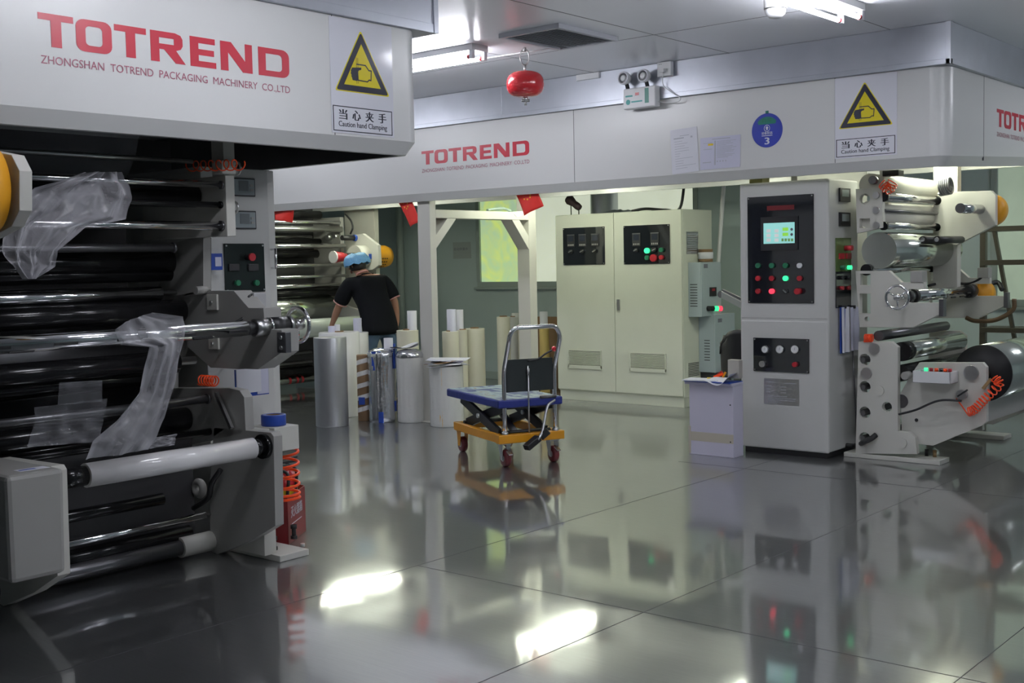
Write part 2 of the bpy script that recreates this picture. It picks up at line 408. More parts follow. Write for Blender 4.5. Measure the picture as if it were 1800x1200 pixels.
def window(n, y0, y1, z0, z1, splits, panes):
    r = bpy.data.objects.new('window_%d' % n, None); C.objects.link(r); r.location = (XW, (y0+y1)/2, z0); r['kind'] = 'structure'
    m = MB().use(FRAMEM); t = .035
    m.box(XW-.02, XW+.05, y0-.02, y1+.02, z0-.03, z0+t); m.box(XW-.02, XW+.05, y0-.02, y1+.02, z1-t, z1+.02)
    for y in [y0, y1]+list(splits): m.box(XW-.02, XW+.05, y-t/2-.012, y+t/2+.012, z0+t, z1-t)
    m.build('window_frame', None, r, .003)
    ys = [y1]+sorted(splits, reverse=True)+[y0]
    for i, pm in enumerate(panes): bx('window_pane', pm, (XW+.01, XW+.018, ys[i+1]+.02, ys[i]-.02, z0+t-.01, z1-t+.01), r, 0)
    bx('window_sill', FRAMEM, (XW-.06, XW+.02, y0-.05, y1+.05, z0-.06, z0-.03), r)
ysp = fx(930, 450, XW).y
window(1, wyR, wyL, wz0, wz1, [ysp, fx(1060, 360, XW).y], [PANE1, PANE2, PANE2])
window(2, vyR, vyL, vz0, vz1, [2.75], [PANE3, PANE3])
bx('baseboard_back', FRAMEM, (XW-.02, XW, Y0, Y1, 0, .10), kind='structure')
# floor plate seams and ceiling sheet seams
SEAMS = []
k = 0
def seam(x0, x1, y0, y1, z, dz):
    global k; k += 1
    bx('trim_%d' % k, SEAM, (x0, x1, y0, y1, z, z+dz), bevel=0, kind='structure')
for y in (4.14, 2.79, 1.45, .1): seam(X0, X1, y-.0014, y+.0014, .0002, .0008)
for x, ys in ((4.165, ((-4, 4.14),)), (7.49, ((-4, 4.69),)), (.85, ((-4, 4.14),))):
    for a, b in ys: seam(x-.0014, x+.0014, a, b, .0002, .0008)
for y in (5.75, 4.51, 3.27, 2.0): seam(X0, X1, y-.003, y+.003, CEIL-.001, .0012)
for x in (6.95, 3.5): seam(x-.003, x+.003, Y0, Y1, CEIL-.001, .0012)
# vertical pipe on the back wall
p = fx(704, 470, XW-.06); o = cy('wall_pipe', FRAMEM, (p.x, p.y, .02), (p.x, p.y, CEIL), .05); tag(o, 'grey-green vertical pipe on the back wall behind the worker', 'pipe')

# ------------------------------------------------------------------ oven hoods
ZB, ZT, ZL = 2.158, 2.753, 2.09
def hood_shell(fp, inner):
    """fp: outline seen from above, counter-clockwise; sheet walls, chamfered lip and a ceiling inside coloured by inner"""
    m = MB().use(HOOD); n = len(fp)
    def ring(L, z): return [m.v((x, y, z+(.10 if x > 9.8 and z < ZT-.1 else 0))) for x, y in L]   # the back wall of the far hood ends a little higher
    def off(d):
        out = []
        for i in range(n):
            a, b, c = V3((*fp[i-1], 0)), V3((*fp[i], 0)), V3((*fp[(i+1) % n], 0))
            e1 = (b-a).normalized(); e2 = (c-b).normalized(); n1 = V3((-e1.y, e1.x, 0)); n2 = V3((-e2.y, e2.x, 0)); q = (n1+n2)
            q = q/q.length_squared*2*d*.5*2/2 if q.length > 1e-6 else n1*d
            q = (n1+n2).normalized()*d/max(.3, (n1+n2).normalized().dot(n1)); out.append((b.x+q.x, b.y+q.y))
        return out
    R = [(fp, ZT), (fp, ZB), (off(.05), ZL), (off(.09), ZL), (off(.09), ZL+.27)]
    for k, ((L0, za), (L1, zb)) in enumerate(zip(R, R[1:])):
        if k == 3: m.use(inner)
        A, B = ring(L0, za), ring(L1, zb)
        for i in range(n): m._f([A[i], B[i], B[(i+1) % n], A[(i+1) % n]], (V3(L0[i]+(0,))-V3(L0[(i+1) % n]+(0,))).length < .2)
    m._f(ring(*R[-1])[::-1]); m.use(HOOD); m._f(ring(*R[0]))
    return m
def arc(cx, cy_, r, a0, a1, k=6): return [(cx+r*math.cos(math.radians(a0+(a1-a0)*i/k)), cy_+r*math.sin(math.radians(a0+(a1-a0)*i/k))) for i in range(k+1)]
YA, XA = 4.54, 4.69          # left hood: front plane and right end
XB, YB = 8.0, 2.89           # right hood: aisle side and front
hoodA = thing('oven_hood', 'long white oven hood of the left machine, red lettering, nearest the camera', 'hood', (3, YA, ZL))
m = hood_shell([(.6, YA)]+arc(XA-.1, YA+.1, .1, -90, 0)+arc(XA-.1, 9.4, .1, 0, 90)+[(.6, 9.5)], DARKIN)  # inside coloured dark, painting in the shade under this unlit hood
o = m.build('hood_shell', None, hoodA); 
hoodB = thing('oven_hood', 'white L-shaped oven hood across the back, above the portal frame and control cabinets', 'hood', (9, 6, ZL))
m = hood_shell(arc(XB+.12, YB+.12, .12, 180, 270)+[(10.15, YB), (10.15, 13.4), (XB, 13.4)], HOOD)
o = m.build('hood_shell', None, hoodB)
for hd in (hoodA, hoodB):
    pass
# panel seams
bx('panel_seam', SEAM, (4.06, 4.064, YA-.0012, YA+.01, ZB, ZT), hoodA, 0)
for py in (1009,): 
    y = fx(py, 250, XB).y; bx('panel_seam', SEAM, (XB-.0012, XB+.01, y-.002, y+.002, ZB, ZT), hoodB, 0)
y = fx(1468, 250, XB).y; bx('panel_seam', SEAM, (XB-.0012, XB+.01, y-.002, y+.002, ZB, ZT), hoodB, 0)
x = fy(1729, 250, YB).x; bx('panel_seam', SEAM, (x, x+.004, YB-.0012, YB+.01, ZB, ZT), hoodB, 0)
# lettering
UX, UYm, UZ = V3((1, 0, 0)), V3((0, -1, 0)), V3((0, 0, 1))
wordmark(MB().use(LOGO), (2.50, YA-.0005, 2.407), UX, UZ, 1.28, .132).build('lettering', None, hoodA, label='bold red word lettering')
add_text(MB().use(LOGOT), SMALLPRINT, (2.505, YA-.002, 2.332), UX, UZ, 1.275, .038).build('small_lettering', None, hoodA, kind='stuff')
wordmark(MB().use(LOGO), (XB-.0005, 7.757, 2.42), UYm, UZ, 1.285, .125).build('lettering', None, hoodB, label='bold red word lettering')
add_text(MB().use(LOGOT), SMALLPRINT, (XB-.002, 7.757, 2.343), UYm, UZ, 1.285, .038).build('small_lettering', None, hoodB, kind='stuff')
wordmark(MB().use(LOGO), (9.0, YB-.0005, 2.42), UX, UZ, 1.285, .128).build('lettering', None, hoodB, label='bold red word lettering')
add_text(MB().use(LOGOT), SMALLPRINT, (9.0, YB-.002, 2.343), UX, UZ, 1.285, .038).build('small_lettering', None, hoodB, kind='stuff')
# galvanised flashing between the hoods and the ceiling
def flashing(n, b, lip):
    r = bpy.data.objects.new('trim_%d' % n, None); C.objects.link(r); r.location = (b[0], b[2], b[4]); r['kind'] = 'structure'
    bx('sheet', GALV, b, r, .004)
    for q in lip: bx('edge_strip', GALV, q, r, .002)
FA = (.5, XA+.115, YA-.02, 9.6, ZT, CEIL)
flashing(90, FA, [(.5, XA+.12, YA-.026, YA-.018, ZT, ZT+.05), (XA+.085, XA+.121, YA-.03, YA-.018, ZT, CEIL)])
FB = (XB-.03, 10.2, YB-.03, 13.5, ZT, CEIL)
flashing(91, FB, [(XB-.036, XB-.028, YB-.03, 13.5, ZT, ZT+.035), (XB-.03, 10.2, YB-.036, YB-.028, ZT, ZT+.035), (XB-.036, XB, YB-.036, YB, ZT, CEIL),
                  (XB-.033, XB-.028, fx(887, 250, XB).y-.002, fx(887, 250, XB).y+.002, ZT, CEIL)])
ya, yb = fx(1015, 130, XB-.03).y, fx(1055, 130, XB-.03).y
o = bx('ceiling_bracket', WHITEP, (XB-.05, XB-.03, yb, ya, CEIL-.05, CEIL-.002)); tag(o, 'short white angle bracket at the ceiling edge right of the red hanging ball', 'bracket')

# ------------------------------------------------------------------ lamps
def tube_light(name, label, c, L, ax, twin=.065, m=None, group=None, z=None, dark=False):
    """batten with two bare tubes hanging under a ceiling; ax: 'x' or 'y'"""
    m = m or TUBEC; r = thing(name, label, 'ceiling light', c, group)
    d = V3((1, 0, 0)) if ax == 'x' else V3((0, 1, 0)); s = V3((0, 1, 0)) if ax == 'x' else V3((1, 0, 0)); c = V3(c)
    MB().use(WHITEP).obox(c-V3((0, 0, .022)), d*L/2, s*.085, V3((0, 0, .022))).build('batten', None, r, .003)
    for k in (-1, 1):
        p = c+s*k*twin-V3((0, 0, .085))
        MB().use(m).cyl(p-d*(L/2-.04), p+d*(L/2-.04), .014, None, 12).build('lamp_tube', None, r)
        for e in (-1, 1): MB().use(CLEARP).obox(p+d*e*(L/2-.02)+V3((0, 0, .020)), d*.014, s*.016, V3((0, 0, .036))).build('tube_holder', None, r, .002); MB().use(BTNR).cyl(p+d*e*(L/2-.06), p+d*e*(L/2-.034), .0155, None, 12).build('tube_cap', None, r)
    return r
tube_light('ceiling_light', 'lit tube light on the ceiling just right of the near hood corner', (6.36, 6.22, CEIL), 1.3, 'y')
tube_light('ceiling_light', 'lit tube light at the top of the picture beside the dome camera', (6.42, 3.13, CEIL), 1.25, 'x')
G = 'tube lights over the aisle out of the picture'
for c, ax in (((3.0, 3.2, CEIL), 'x'), ((3.4, .9, CEIL), 'x'), ((6.6, .6, CEIL), 'x'), ((6.36, 9.0, CEIL), 'y'), ((6.36, 11.6, CEIL), 'y'), ((9.8, 1.0, CEIL), 'x')):  # the two along y are added, unseen, to brighten the far hood
    tube_light('ceiling_light', 'unseen lit tube light on the ceiling over the open aisle', c, 1.25, ax, group=G)
G = 'tube lights under the far hood'
for y in (10.15, 7.28, 5.0, 3.45): tube_light('under_hood_light', 'lit tube light under the far oven hood', (9.3, y, ZL+.268), 1.25, 'x', m=TUBEW, group=G)
# ------------------------------------------------------------------ shared machine bits
def pX(px, X): return [fx(a, b, X) for a, b in px]
def circ(px, py, rp, X, n=14):
    c = fx(px, py, X); r = rp*abs((c-V3((0, 0, EYE))).dot(FW))/FOC
    return [V3((X, c.y+r*math.cos(2*PI*i/n), c.z+r*math.sin(2*PI*i/n))) for i in range(n)]
def prad(px, py, rp, X):
    c = fx(px, py, X); return c, rp*(c-V3((0, 0, EYE))).dot(FW)/FOC
def plate(name, m, px, X, th, parent, holes=(), bevel=.002, X2=None):
    """steel plate whose -X face has the outline px; X2 moves it along X unchanged"""
    d = V3(((X2-X) if X2 else 0, 0, 0))
    return MB().use(m).prism([p+d for p in pX(px, X)], (th, 0, 0), [[p+d for p in h] for h in holes]).build(name, None, parent, bevel)
def roller(m, parent, px, py, rp, Xp, x0, x1, cap=.0, capm=None, axle=.0, name='roller', seg=24):
    """roller along X whose end shows at (px, py) with radius rp pixels on plane Xp"""
    c, r = prad(px, py, rp, Xp); mb = MB().use(m).cyl((x0, c.y, c.z), (x1, c.y, c.z), r, None, seg)
    o = mb.build(name, None, parent)
    if cap:
        cy('end_collar', capm or DSTEEL, (x1-.001, c.y, c.z), (x1+cap, c.y, c.z), r*1.25, o); cy('end_collar', capm or DSTEEL, (x0-cap, c.y, c.z), (x0+.001, c.y, c.z), r*1.25, o)
    if axle: MB().use(STEEL).cyl((x0-axle, c.y, c.z), (x1+axle, c.y, c.z), r*.35).build('axle', None, o)
    return c, r
def handwheel(c, R, parent, ax=(1, 0, 0)):
    c = V3(c); a = V3(ax); u, v = V3((0, 1, 0)), V3((0, 0, 1))
    h = MB().use(CHROME).torus(c, ax, R, R*.12, 32, 8).build('handwheel', None, parent)
    m = MB().use(CHROME)
    for k in range(3):
        t = .5+2*PI*k/3; m.tube([c+a*.0, c+R*.97*(math.cos(t)*u+math.sin(t)*v)], R*.085, 8)
    m.build('spokes', None, h); MB().use(STEEL).lathe([(.0, -.018), (R*.28, -.018), (R*.3, 0), (R*.28, .03), (.0, .03)], c, ax, 20).build('hub', None, h)
    MB().use(STEEL).cyl(c+v*-R*.72+u*R*.7, c+v*-R*.72+u*R*.7-a*.05, R*.09).build('crank_knob', None, h)
def coil(pts, R, turns, r, n=16):
    P = smooth_path(pts, 8); L = len(P); out = []
    N = int(turns*n)
    prev = None
    for i in range(N+1):
        t = i/N*(L-1); k = min(int(t), L-2); p = P[k].lerp(P[k+1], t-k); d = (P[k+1]-P[k]).normalized()
        a = d.orthogonal().normalized() if prev is None else (prev-d*prev.dot(d)).normalized(); prev = a; b = d.cross(a)
        q = 2*PI*i/n; out.append(p+R*(math.cos(q)*a+math.sin(q)*b))
    return out
def sheet_film(name, rows, Y, label, group=None, m=None, amp=.03, fs=7.0, nu=26, nv=40, seed=0, top=0.0, lay=0):
    """a hanging film: rows of (left px, y, right px, y) at distance Y, ruffled in depth"""
    def fn(u, v):
        t = v*(len(rows)-1); k = min(int(t), len(rows)-2); f = t-k; f = f*f*(3-2*f)*.5+f*.5
        a, b = rows[k], rows[k+1]; q = [a[i]+(b[i]-a[i])*f for i in range(4)]
        p = fy(q[0]+(q[2]-q[0])*u, q[1]+(q[3]-q[1])*u, Y)
        w = math.sin(u*fs*2+3*noise.noise(V3((u*2+seed, v*1.5, seed))))*.5+noise.noise(V3((u*5, v*4, seed+5)))*1.2
        w2 = abs(noise.noise(V3((u*9+seed, v*7-u*5, 3.3))))
        return p+V3((0, amp*(w+.5*w2), 0))
    o = MB().use(m or FILM).grid(fn, nu, nv).build(name, None, None)
    return tag(o, label, 'plastic film', group)
def screws(parent, X, a, b, inset=.012, m=None):
    """four screws in the corners of a panel on the plane X between corner points a and b"""
    for y in (a.y-inset, b.y+inset):
        for z in (a.z-inset, b.z+inset): cy('screw', STEEL, (X-.001, y, z), (X-.006, y, z), .005, parent, seg=8)

# ------------------------------------------------------------------ left machine (dark, nearest)
XP = 3.72; XN = 2.18            # far and near side plates of the left machine
YC = 5.45                       # front of its control cabinet
mA = thing('laminating_machine', 'dark rollers and side plates of the laminating machine under the near left hood', 'machine', (3.0, 5.3, 0))
def two(name, m, px, th, holes=(), near=True, X=XP):
    plate(name, m, px, X, th, mA, holes)
    if near: plate(name, m, px, X, th, mA, holes, X2=XN)
# upper side plates with post and top bracket
q0, q1 = fx(396, 308, XP), fx(399, 415, XP)
for x in (XP, XN):
    bx('side_plate', CREAM, (x, x+.055, q0.y, q0.y+.75, q1.z, q0.z), mA)
    bx('plate_post', CREAM, (x, x+.07, q0.y+.01, q0.y+.11, q0.z, 2.36), mA)
a, b = fy(390, 282, q0.y-.03), fy(415, 306, q0.y-.03)
br = bx('bracket', CREAM, (a.x, b.x, q0.y-.03, q0.y+.05, b.z, a.z), mA)
MB().use(STEEL).torus((b.x+.03, q0.y, (a.z+b.z)/2), (1, 0, 0), .03, .006, 20, 6).build('pull_ring', None, br)
c = fx(412, 365, XP+.09); MB().use(STEEL).torus(c, (1, 0, 0), .03, .006, 20, 6).build('pull_ring', None, mA)
R0, R1 = XN+.06, XP-.01
roller(CHROME, mA, 390, 325, 6, XP, R0, R1, .012)
roller(RUBBER, mA, 389, 360, 5, XP, R0, R1, .014, RUBBER)
roller(CHROME, mA, 390, 397, 7.5, XP, R0, R1, .012)
roller(STEEL, mA, 370, 286, 4, XP, R0+.05, R1-.1, name='guide_bar')
roller(RUBBER, mA, 345, 345, 20, XP, R0, R1)
roller(DSTEEL, mA, 335, 435, 7, XP, R0, R1-.1, .012)
roller(RUBBER, mA, 300, 460, 22, XP, R0, R1)
roller(CHROME, mA, 318, 514, 12, XP, R0, R1-.12, 0, axle=.10)
roller(RUBBER, mA, 322, 545, 20, XP, R0, R1)
roller(RUBBER, mA, 300, 480, 14, XP, R0, R1)
roller(RUBBER, mA, 348, 632, 20, XP, R0, R1-.13, 0, axle=.12)
roller(RUBBER, mA, 300, 660, 15, XP, R0, R1)
roller(DSTEEL, mA, 372, 700, 7, XP, R0, R1-.02, .01)
roller(RUBBER, mA, 330, 735, 20, XP, R0, R1)
# drum and dark sheets added to keep the gaps behind the rollers dark
MB().use(DSTEEL).cyl((R0, 5.95, 1.05), (R1, 5.95, 1.05), .36, None, 48).build('shade_drum', None, mA)
MB().use(DARKIN).box(1.2, 4.4, 6.45, 6.5, .1, 2.3).build('backing_panel', None, mA)
MB().use(DARKIN).box(1.3, XP-.01, 5.35, 5.37, .02, .62).build('lower_shade_sheet', None, mA)
# rear part of the far side plate, behind the rollers
plate('side_plate', GREYP, [(340, 418), (357, 418), (357, 510), (300, 520), (250, 600), (260, 760), (300, 790), (300, 430)], XP+.03, .05, mA)
# the winding arm plate and its far/near twin
ARM = [(320, 520), (362, 511), (411, 511), (437, 541), (463, 541), (466, 577), (495, 580), (495, 619), (453, 649), (370, 646), (330, 610)]
plate('arm_plate', GREYP, ARM, XP+.03, .11, mA)
plate('arm_plate', GREYP, ARM, XP+.03, .11, mA, X2=XN-.05)
for (x0, y0, x1, y1) in ((366, 517, 385, 545), (369, 593, 387, 614)):
    a, b = fx(x0, y0, XP+.03), fx(x1, y1, XP+.03)
    o = bx('switch_plate', CREAM, (XP+.018, XP+.03, b.y, a.y, b.z, a.z), mA); cy('switch_button', STEEL, (XP+.02, (a.y+b.y)/2, (a.z+b.z)/2), (XP+.008, (a.y+b.y)/2, (a.z+b.z)/2), .008, o)
p = fx(352, 510, XP); cy('clamp_knob', GREYP, (XP-.03, p.y, p.z), (XP+.04, p.y, p.z), .022, mA)
a, b = fy(446, 515, 4.95), fy(477, 540, 4.95)
o = bx('connector_box', mat('connector_grey', (.45, .45, .46), .4), (a.x, b.x-.03, 4.95, 5.05, b.z, a.z), mA)
tb('cable', BLACK, smooth_path([(a.x, 4.97, a.z-.01), (a.x-.04, 4.95, a.z-.03), (a.x-.08, 4.93, a.z-.12), (a.x-.2, 5.0, a.z-.18)]), .008, o)
# air shaft, chuck and handwheel
cs, rs = prad(430, 577, 13.5, XP-.1); SX1 = fy(431, 577, cs.y).x
sh = MB().use(CHROME).cyl((R0, cs.y, cs.z), (SX1, cs.y, cs.z), rs, None, 32).build('air_shaft', None, mA)
for k, ang in enumerate((-2.85, -2.05, -1.2)):
    for i in range(5):
        x = R0+.06+(k % 2)*.11+i*.30; n = V3((0, math.cos(ang), math.sin(ang))); t = V3((0, -n.z, n.y))
        if x+.12 < SX1: MB().use(BLACK).obox(V3((x+.055, cs.y, cs.z))+n*rs, (.055, 0, 0), t*.006, n*.002).build('expanding_key', None, sh)
x = SX1
for name, m_, L, r in (('shaft_collar', BLACK, .05, rs*.9), ('shaft_coupling', STEEL, .085, rs*1.15), ('shaft_flange', CHROME, .012, rs*1.25), ('brake_housing', BLACK, .11, rs*1.25), ('bearing_disc', STEEL, .02, rs*1.35)):
    cy(name, m_, (x, cs.y, cs.z), (x+L, cs.y, cs.z), r, mA, seg=28); x += L
cy('wheel_axle', CHROME, (x, cs.y, cs.z), (x+.09, cs.y, cs.z), .012, mA)
handwheel((x+.055, cs.y, cs.z), .088, mA)
a, b = fx(493, 583, XP+.02), fx(510, 620, XP+.02)
o = bx('bearing_plate', DSTEEL, (XP-.005, XP+.03, b.y, a.y, b.z, a.z), mA)
for z in (.25, .75): cy('bolt', STEEL, (XP-.012, (a.y+b.y)/2, b.z+(a.z-b.z)*z), (XP-.004, (a.y+b.y)/2, b.z+(a.z-b.z)*z), .010, o, seg=10)
# upper near arm with the yellow brake guard at the picture edge
c = fx(-20, 333, XN); MB().use(YELLOW).lathe([(.0, -.10), (.15, -.10), (.17, -.08), (.17, 0)], c, (1, 0, 0), 36).build('brake_guard', None, mA, label='yellow round brake guard')
plate('upper_arm', CREAM, [(-150, 240), (20, 272), (34, 300), (34, 370), (20, 398), (-40, 430), (-150, 430)], XN+.02, .05, mA)
# plates low down behind the unwind roll
LOWP = [(300, 682), (402, 682), (421, 686), (429, 698), (432, 760), (300, 790)]
two('lower_plate', GREYP, LOWP, .055)
a, b = fx(386, 690, XP), fx(413, 752, XP)
MB().use(STEEL).bar((XP-.02, a.y, a.z), (XP-.02, b.y, b.z), .02, .018, (1, 0, 0)).build('link_lever', None, mA)
roller(RUBBER, mA, 372, 758, 6, XP, R0, R1, name='scraper_bar')
o = tb('air_hose', ORANGE, coil([fx(430, 290, XP-.05)+V3((-.02, 0, 0)), fx(330, 292, XP-.05)], .026, 7, .0035), .0035); tag(o, 'thin orange-red coiled hose under the near left hood beside its top bracket', 'air hose')
o = tb('air_hose', ORANGE, coil([fx(352, 668, XP-.03), fx(380, 670, XP-.03)], .026, 6, .004), .004); tag(o, 'small coiled orange hose low between the dark rollers of the left machine', 'air hose')
p = fx(371, 668, XP-.03)

# control cabinet of the left machine
cL, cR = fy(358, 450, YC).x, fy(497, 600, YC).x
cabA = thing('control_cabinet', 'tall cream control cabinet behind the dark rollers of the left machine, two small displays', 'cabinet', ((cL+cR)/2, YC, 0))
xs = fy(474, 450, YC).x
mb = MB().use(CABP).prism([(cL, YC, .0), (xs, YC, 0), (cR, YC+.035, 0), (cR, YC+.75, 0), (cL, YC+.75, 0)], (0, 0, 2.055)); mb.build('cabinet_body', None, cabA, .004)
for (x0, y0, x1, y1) in ((409, 312, 447, 345), (411, 370, 449, 402)):
    a, b = fy(x0, y0, YC), fy(x1, y1+1, YC)
    o = bx('display', BLACK, (a.x-.03, b.x, YC-.012, YC, b.z, a.z), cabA); bx('display_face', LCD, (a.x-.02, b.x-.008, YC-.014, YC-.012, b.z+.008, a.z-.008), o, 0)
    bx('display_window', mat('grey_lcd', (.16, .18, .19), .25), (a.x+.03, b.x-.05, YC-.016, YC-.014, b.z+.03, a.z-.016), o, 0)
    for k in range(2): bx('display_key', GREYP, (b.x-.04, b.x-.018, YC-.018, YC-.014, b.z+.03+.025*k, b.z+.042+.025*k), o, 0)
a, b = fy(392, 428, YC), fy(465, 512, YC)
pn = bx('operating_panel', mat('dark_green_panel', (.018, .024, .023), .10), (a.x, b.x, YC-.01, YC, b.z, a.z), cabA)
for x in (a.x+.012, b.x-.012):
    for z in (a.z-.012, b.z+.012): cy('screw', STEEL, (x, YC-.009, z), (x, YC-.015, z), .005, pn, seg=8)
p = fy(430, 452, YC); cy('emergency_stop', BTNR, (p.x+.01, YC-.045, p.z), (p.x+.01, YC-.06, p.z), .022, pn); cy('stop_collar', BLACK, (p.x+.01, YC-.01, p.z), (p.x+.01, YC-.045, p.z), .017, pn)
for px in (413, 446): p = fy(px, 497, YC); cy('selector_knob', BTNG, (p.x, YC-.01, p.z), (p.x, YC-.035, p.z), .016, pn)
for px in (408, 442): p = fy(px, 470, YC); bx('meter', BLACK, (p.x-.035, p.x+.035, YC-.022, YC-.01, p.z-.02, p.z+.02), pn)
a, b = fy(483, 438, YC), fy(483, 471, YC)
tb('door_handle', CHROME, [(a.x-.02, YC+.03, a.z), (a.x-.02, YC-.03, a.z), (a.x-.02, YC-.03, b.z), (a.x-.02, YC+.03, b.z)], .009, cabA)
p = fy(374, 460, YC-.06); o = bx('sensor_block', BLUE, (p.x-.05, p.x+.05, YC-.08, YC, p.z-.045, p.z+.045), cabA); bx('sensor_label', PAPERB, (p.x, p.x+.04, YC-.083, YC-.08, p.z-.025, p.z+.025), o, 0)

# unwind stand of the left machine
XS = 3.72
st = thing('unwind_stand', 'cream unwind stand on the floor under the left machine carrying a white film roll', 'machine stand', (3.2, 4.9, 0))
f0, f1 = fz(492.5, 988.7, 0), fz(542.5, 976.5, 0)
ft = bx('foot_plate', CREAM, (f0.x, f1.x+.01, f0.y, f0.y+.62, 0.001, .034), st)
for px, py, h in ((482, 966, .07), (517, 946, .075)):
    p = fz(px, py, .034); b_ = MB().use(BLACK).cyl((p.x, p.y, .033), (p.x, p.y, .034+h), .012).cyl((p.x, p.y, .034+h-.02), (p.x, p.y, .034+h), .019, None, 6).cyl((p.x, p.y, .033), (p.x, p.y, .05), .02, None, 6).build('levelling_bolt', None, st)
p = fz(532, 960, .034); MB().use(STEEL).cyl((p.x, p.y, .033), (p.x, p.y, .05), .012).build('small_bolt', None, st)
lx0, lx1 = fy(464, 930, 4.83).x, fy(485, 930, 4.83).x
bx('post', CREAM, (min(lx0, XS+.06), lx1, 4.83, 5.05, .03, .68), st)
STD = [(376, 751), (476, 760), (481, 767), (484, 924), (440, 951), (382, 974), (370, 968), (368, 860)]
plate('side_plate', GREYP, STD, XS, .055, st)
n0, n1 = fy(11, 842, 4.60), fy(113, 822, 4.60); n2 = fy(117, 1006, 4.60); n3 = fy(20, 1028, 4.60)
hs = MB().use(GREYP).prism([(n0.x, 4.60, n0.z-.03), (n0.x, 4.60, n3.z), (n2.x-.04, 4.60, n2.z-.0), (n2.x, 4.60, n2.z), (n1.x, 4.60, n1.z), (n0.x, 4.60, n1.z)], (0, .55, 0)).build('drive_housing', None, st, .02)
plate('side_plate', CREAM, STD, XS, .06, st, X2=n1.x-.005)
a = fz(50, 816, n1.z+.001)
o = bx('paper_slip', PAPER, (n1.x-.16, n1.x-.03, 4.66, 4.72, n1.z+.0005, n1.z+.0015), None, 0); tag(o, 'small white slip with blue writing on top of the grey drive housing at left edge', 'paper'); bx('blue_writing', BLUE, (n1.x-.15, n1.x-.08, 4.68, 4.70, n1.z+.0015, n1.z+.002), o, 0)
cr, rr = prad(446, 787, 19, XS-.07)
xl = fy(150, 834, cr.y).x; xr = fy(443, 787, cr.y).x
fr = MB().use(mat('wrapped_white_film', (.86, .84, .84), .16, coat=1.0, bump=.12, bscale=10)).cyl((xl, cr.y, cr.z), (xr, cr.y, cr.z), rr, None, 40).build('film_roll', None, None)
tag(fr, 'long white film roll lying on the unwind stand of the left machine', 'film roll')
MB().use(CARD).cyl((xl-.004, cr.y, cr.z), (xr+.004, cr.y, cr.z), rr*.7, None, 32).build('paper_core', None, fr)
MB().use(RUBBER).cyl((xr+.004, cr.y, cr.z), (xr+.06, cr.y, cr.z), rr*.78).cyl((xr+.055, cr.y, cr.z), (XS, cr.y, cr.z), rr*1.15).build('chuck', None, st)
MB().use(RUBBER).cyl((n1.x+.05, cr.y, cr.z), (xl-.004, cr.y, cr.z), rr*.82).build('chuck', None, st)
roller(CHROME, st, 372, 903, 6, XS, n1.x+.12, XS-.04, 0, axle=.03)
roller(RUBBER, st, 360, 930, 14, XS, n1.x+.06, XS-.1)
c, r = roller(DSTEEL, st, 370, 950, 13, XS, n1.x-.12, XS-.06)
MB().use(CREAM).cyl((XS-.19, c.y, c.z), (XS, c.y, c.z), r*1.35).build('roller_sleeve', None, st)
roller(RUBBER, st, 372, 860, 10, XS, n1.x+.06, XS-.3)
tb('cable', BLACK, smooth_path([fx(388, 825, XS-.03), fx(372, 850, XS-.05), fx(366, 875, XS-.06), fx(340, 893, XS-.06)]), .014, st)
p = fx(350, 858, XS-.01); MB().use(GREYP).torus(p, (1, 0, 0), .035, .02, 20, 8).build('lifting_eye', None, st)
# top box of the post with the blue tape roll on it
bx('post_box', CREAM, (lx1-.02, XS+.255, 4.79, 4.97, .56, .685), st)
p = V3((XS+.165, 4.88, .686)); o = MB().use(BLUE).lathe([(.038, 0), (.062, 0), (.064, .004), (.064, .052), (.062, .056), (.038, .056), (.038, 0)], p, (0, 0, 1), 32, False).build('tape_roll', None, None)
tag(o, 'roll of wide blue adhesive tape lying on the cream post of the unwind stand', 'tape roll'); MB().use(CARD).lathe([(.034, .001), (.0385, .001), (.0385, .055), (.034, .055), (.034, .001)], p, (0, 0, 1), 32, False).build('paper_core', None, o)

# hanging films on the left machine
sheet_film('plastic_film', [(150, 302, 215, 302), (100, 318, 228, 322), (60, 330, 232, 352), (30, 360, 222, 385), (10, 400, 150, 400), (8, 440, 100, 440), (18, 462, 100, 468), (45, 490, 60, 490)], 4.86, 'bunched clear plastic film hanging over the upper rollers of the left machine', amp=.045, seed=1, fs=11, nu=44, nv=60)
sheet_film('plastic_film', [(222, 565, 268, 549), (205, 580, 318, 556), (215, 606, 324, 575), (262, 610, 322, 600), (258, 640, 312, 640), (246, 690, 300, 690), (205, 740, 288, 735), (165, 775, 275, 770), (150, 808, 262, 790)], 4.66, 'clear plastic strip wrapped over the air shaft and hanging down to the white roll', amp=.022, seed=2, fs=5)
sheet_film('plastic_film', [(60, 716, 190, 700), (62, 735, 185, 730), (55, 760, 180, 755), (48, 786, 175, 776)], 5.05, 'dark wrinkled plastic sheet between the lower rollers left of the hanging strip', m=FILMT, amp=.012, seed=3)
sheet_film('plastic_film', [(0, 222, 245, 232), (0, 260, 240, 268), (0, 300, 225, 312)], 5.3, 'taut sheet of clear film coming down from inside the near hood', m=FILMT, amp=.006, seed=4)
sheet_film('plastic_film', [(262, 770, 312, 762), (250, 790, 308, 782)], 4.9, 'loose end of plastic film resting just above the white roll', amp=.01, seed=5)
sheet_film('plastic_film', [(105, 672, 180, 668), (103, 690, 180, 686), (102, 712, 180, 706)], 5.0, 'small pale strip of film on the lower roller of the left machine', m=FILMT, amp=.004, seed=6)

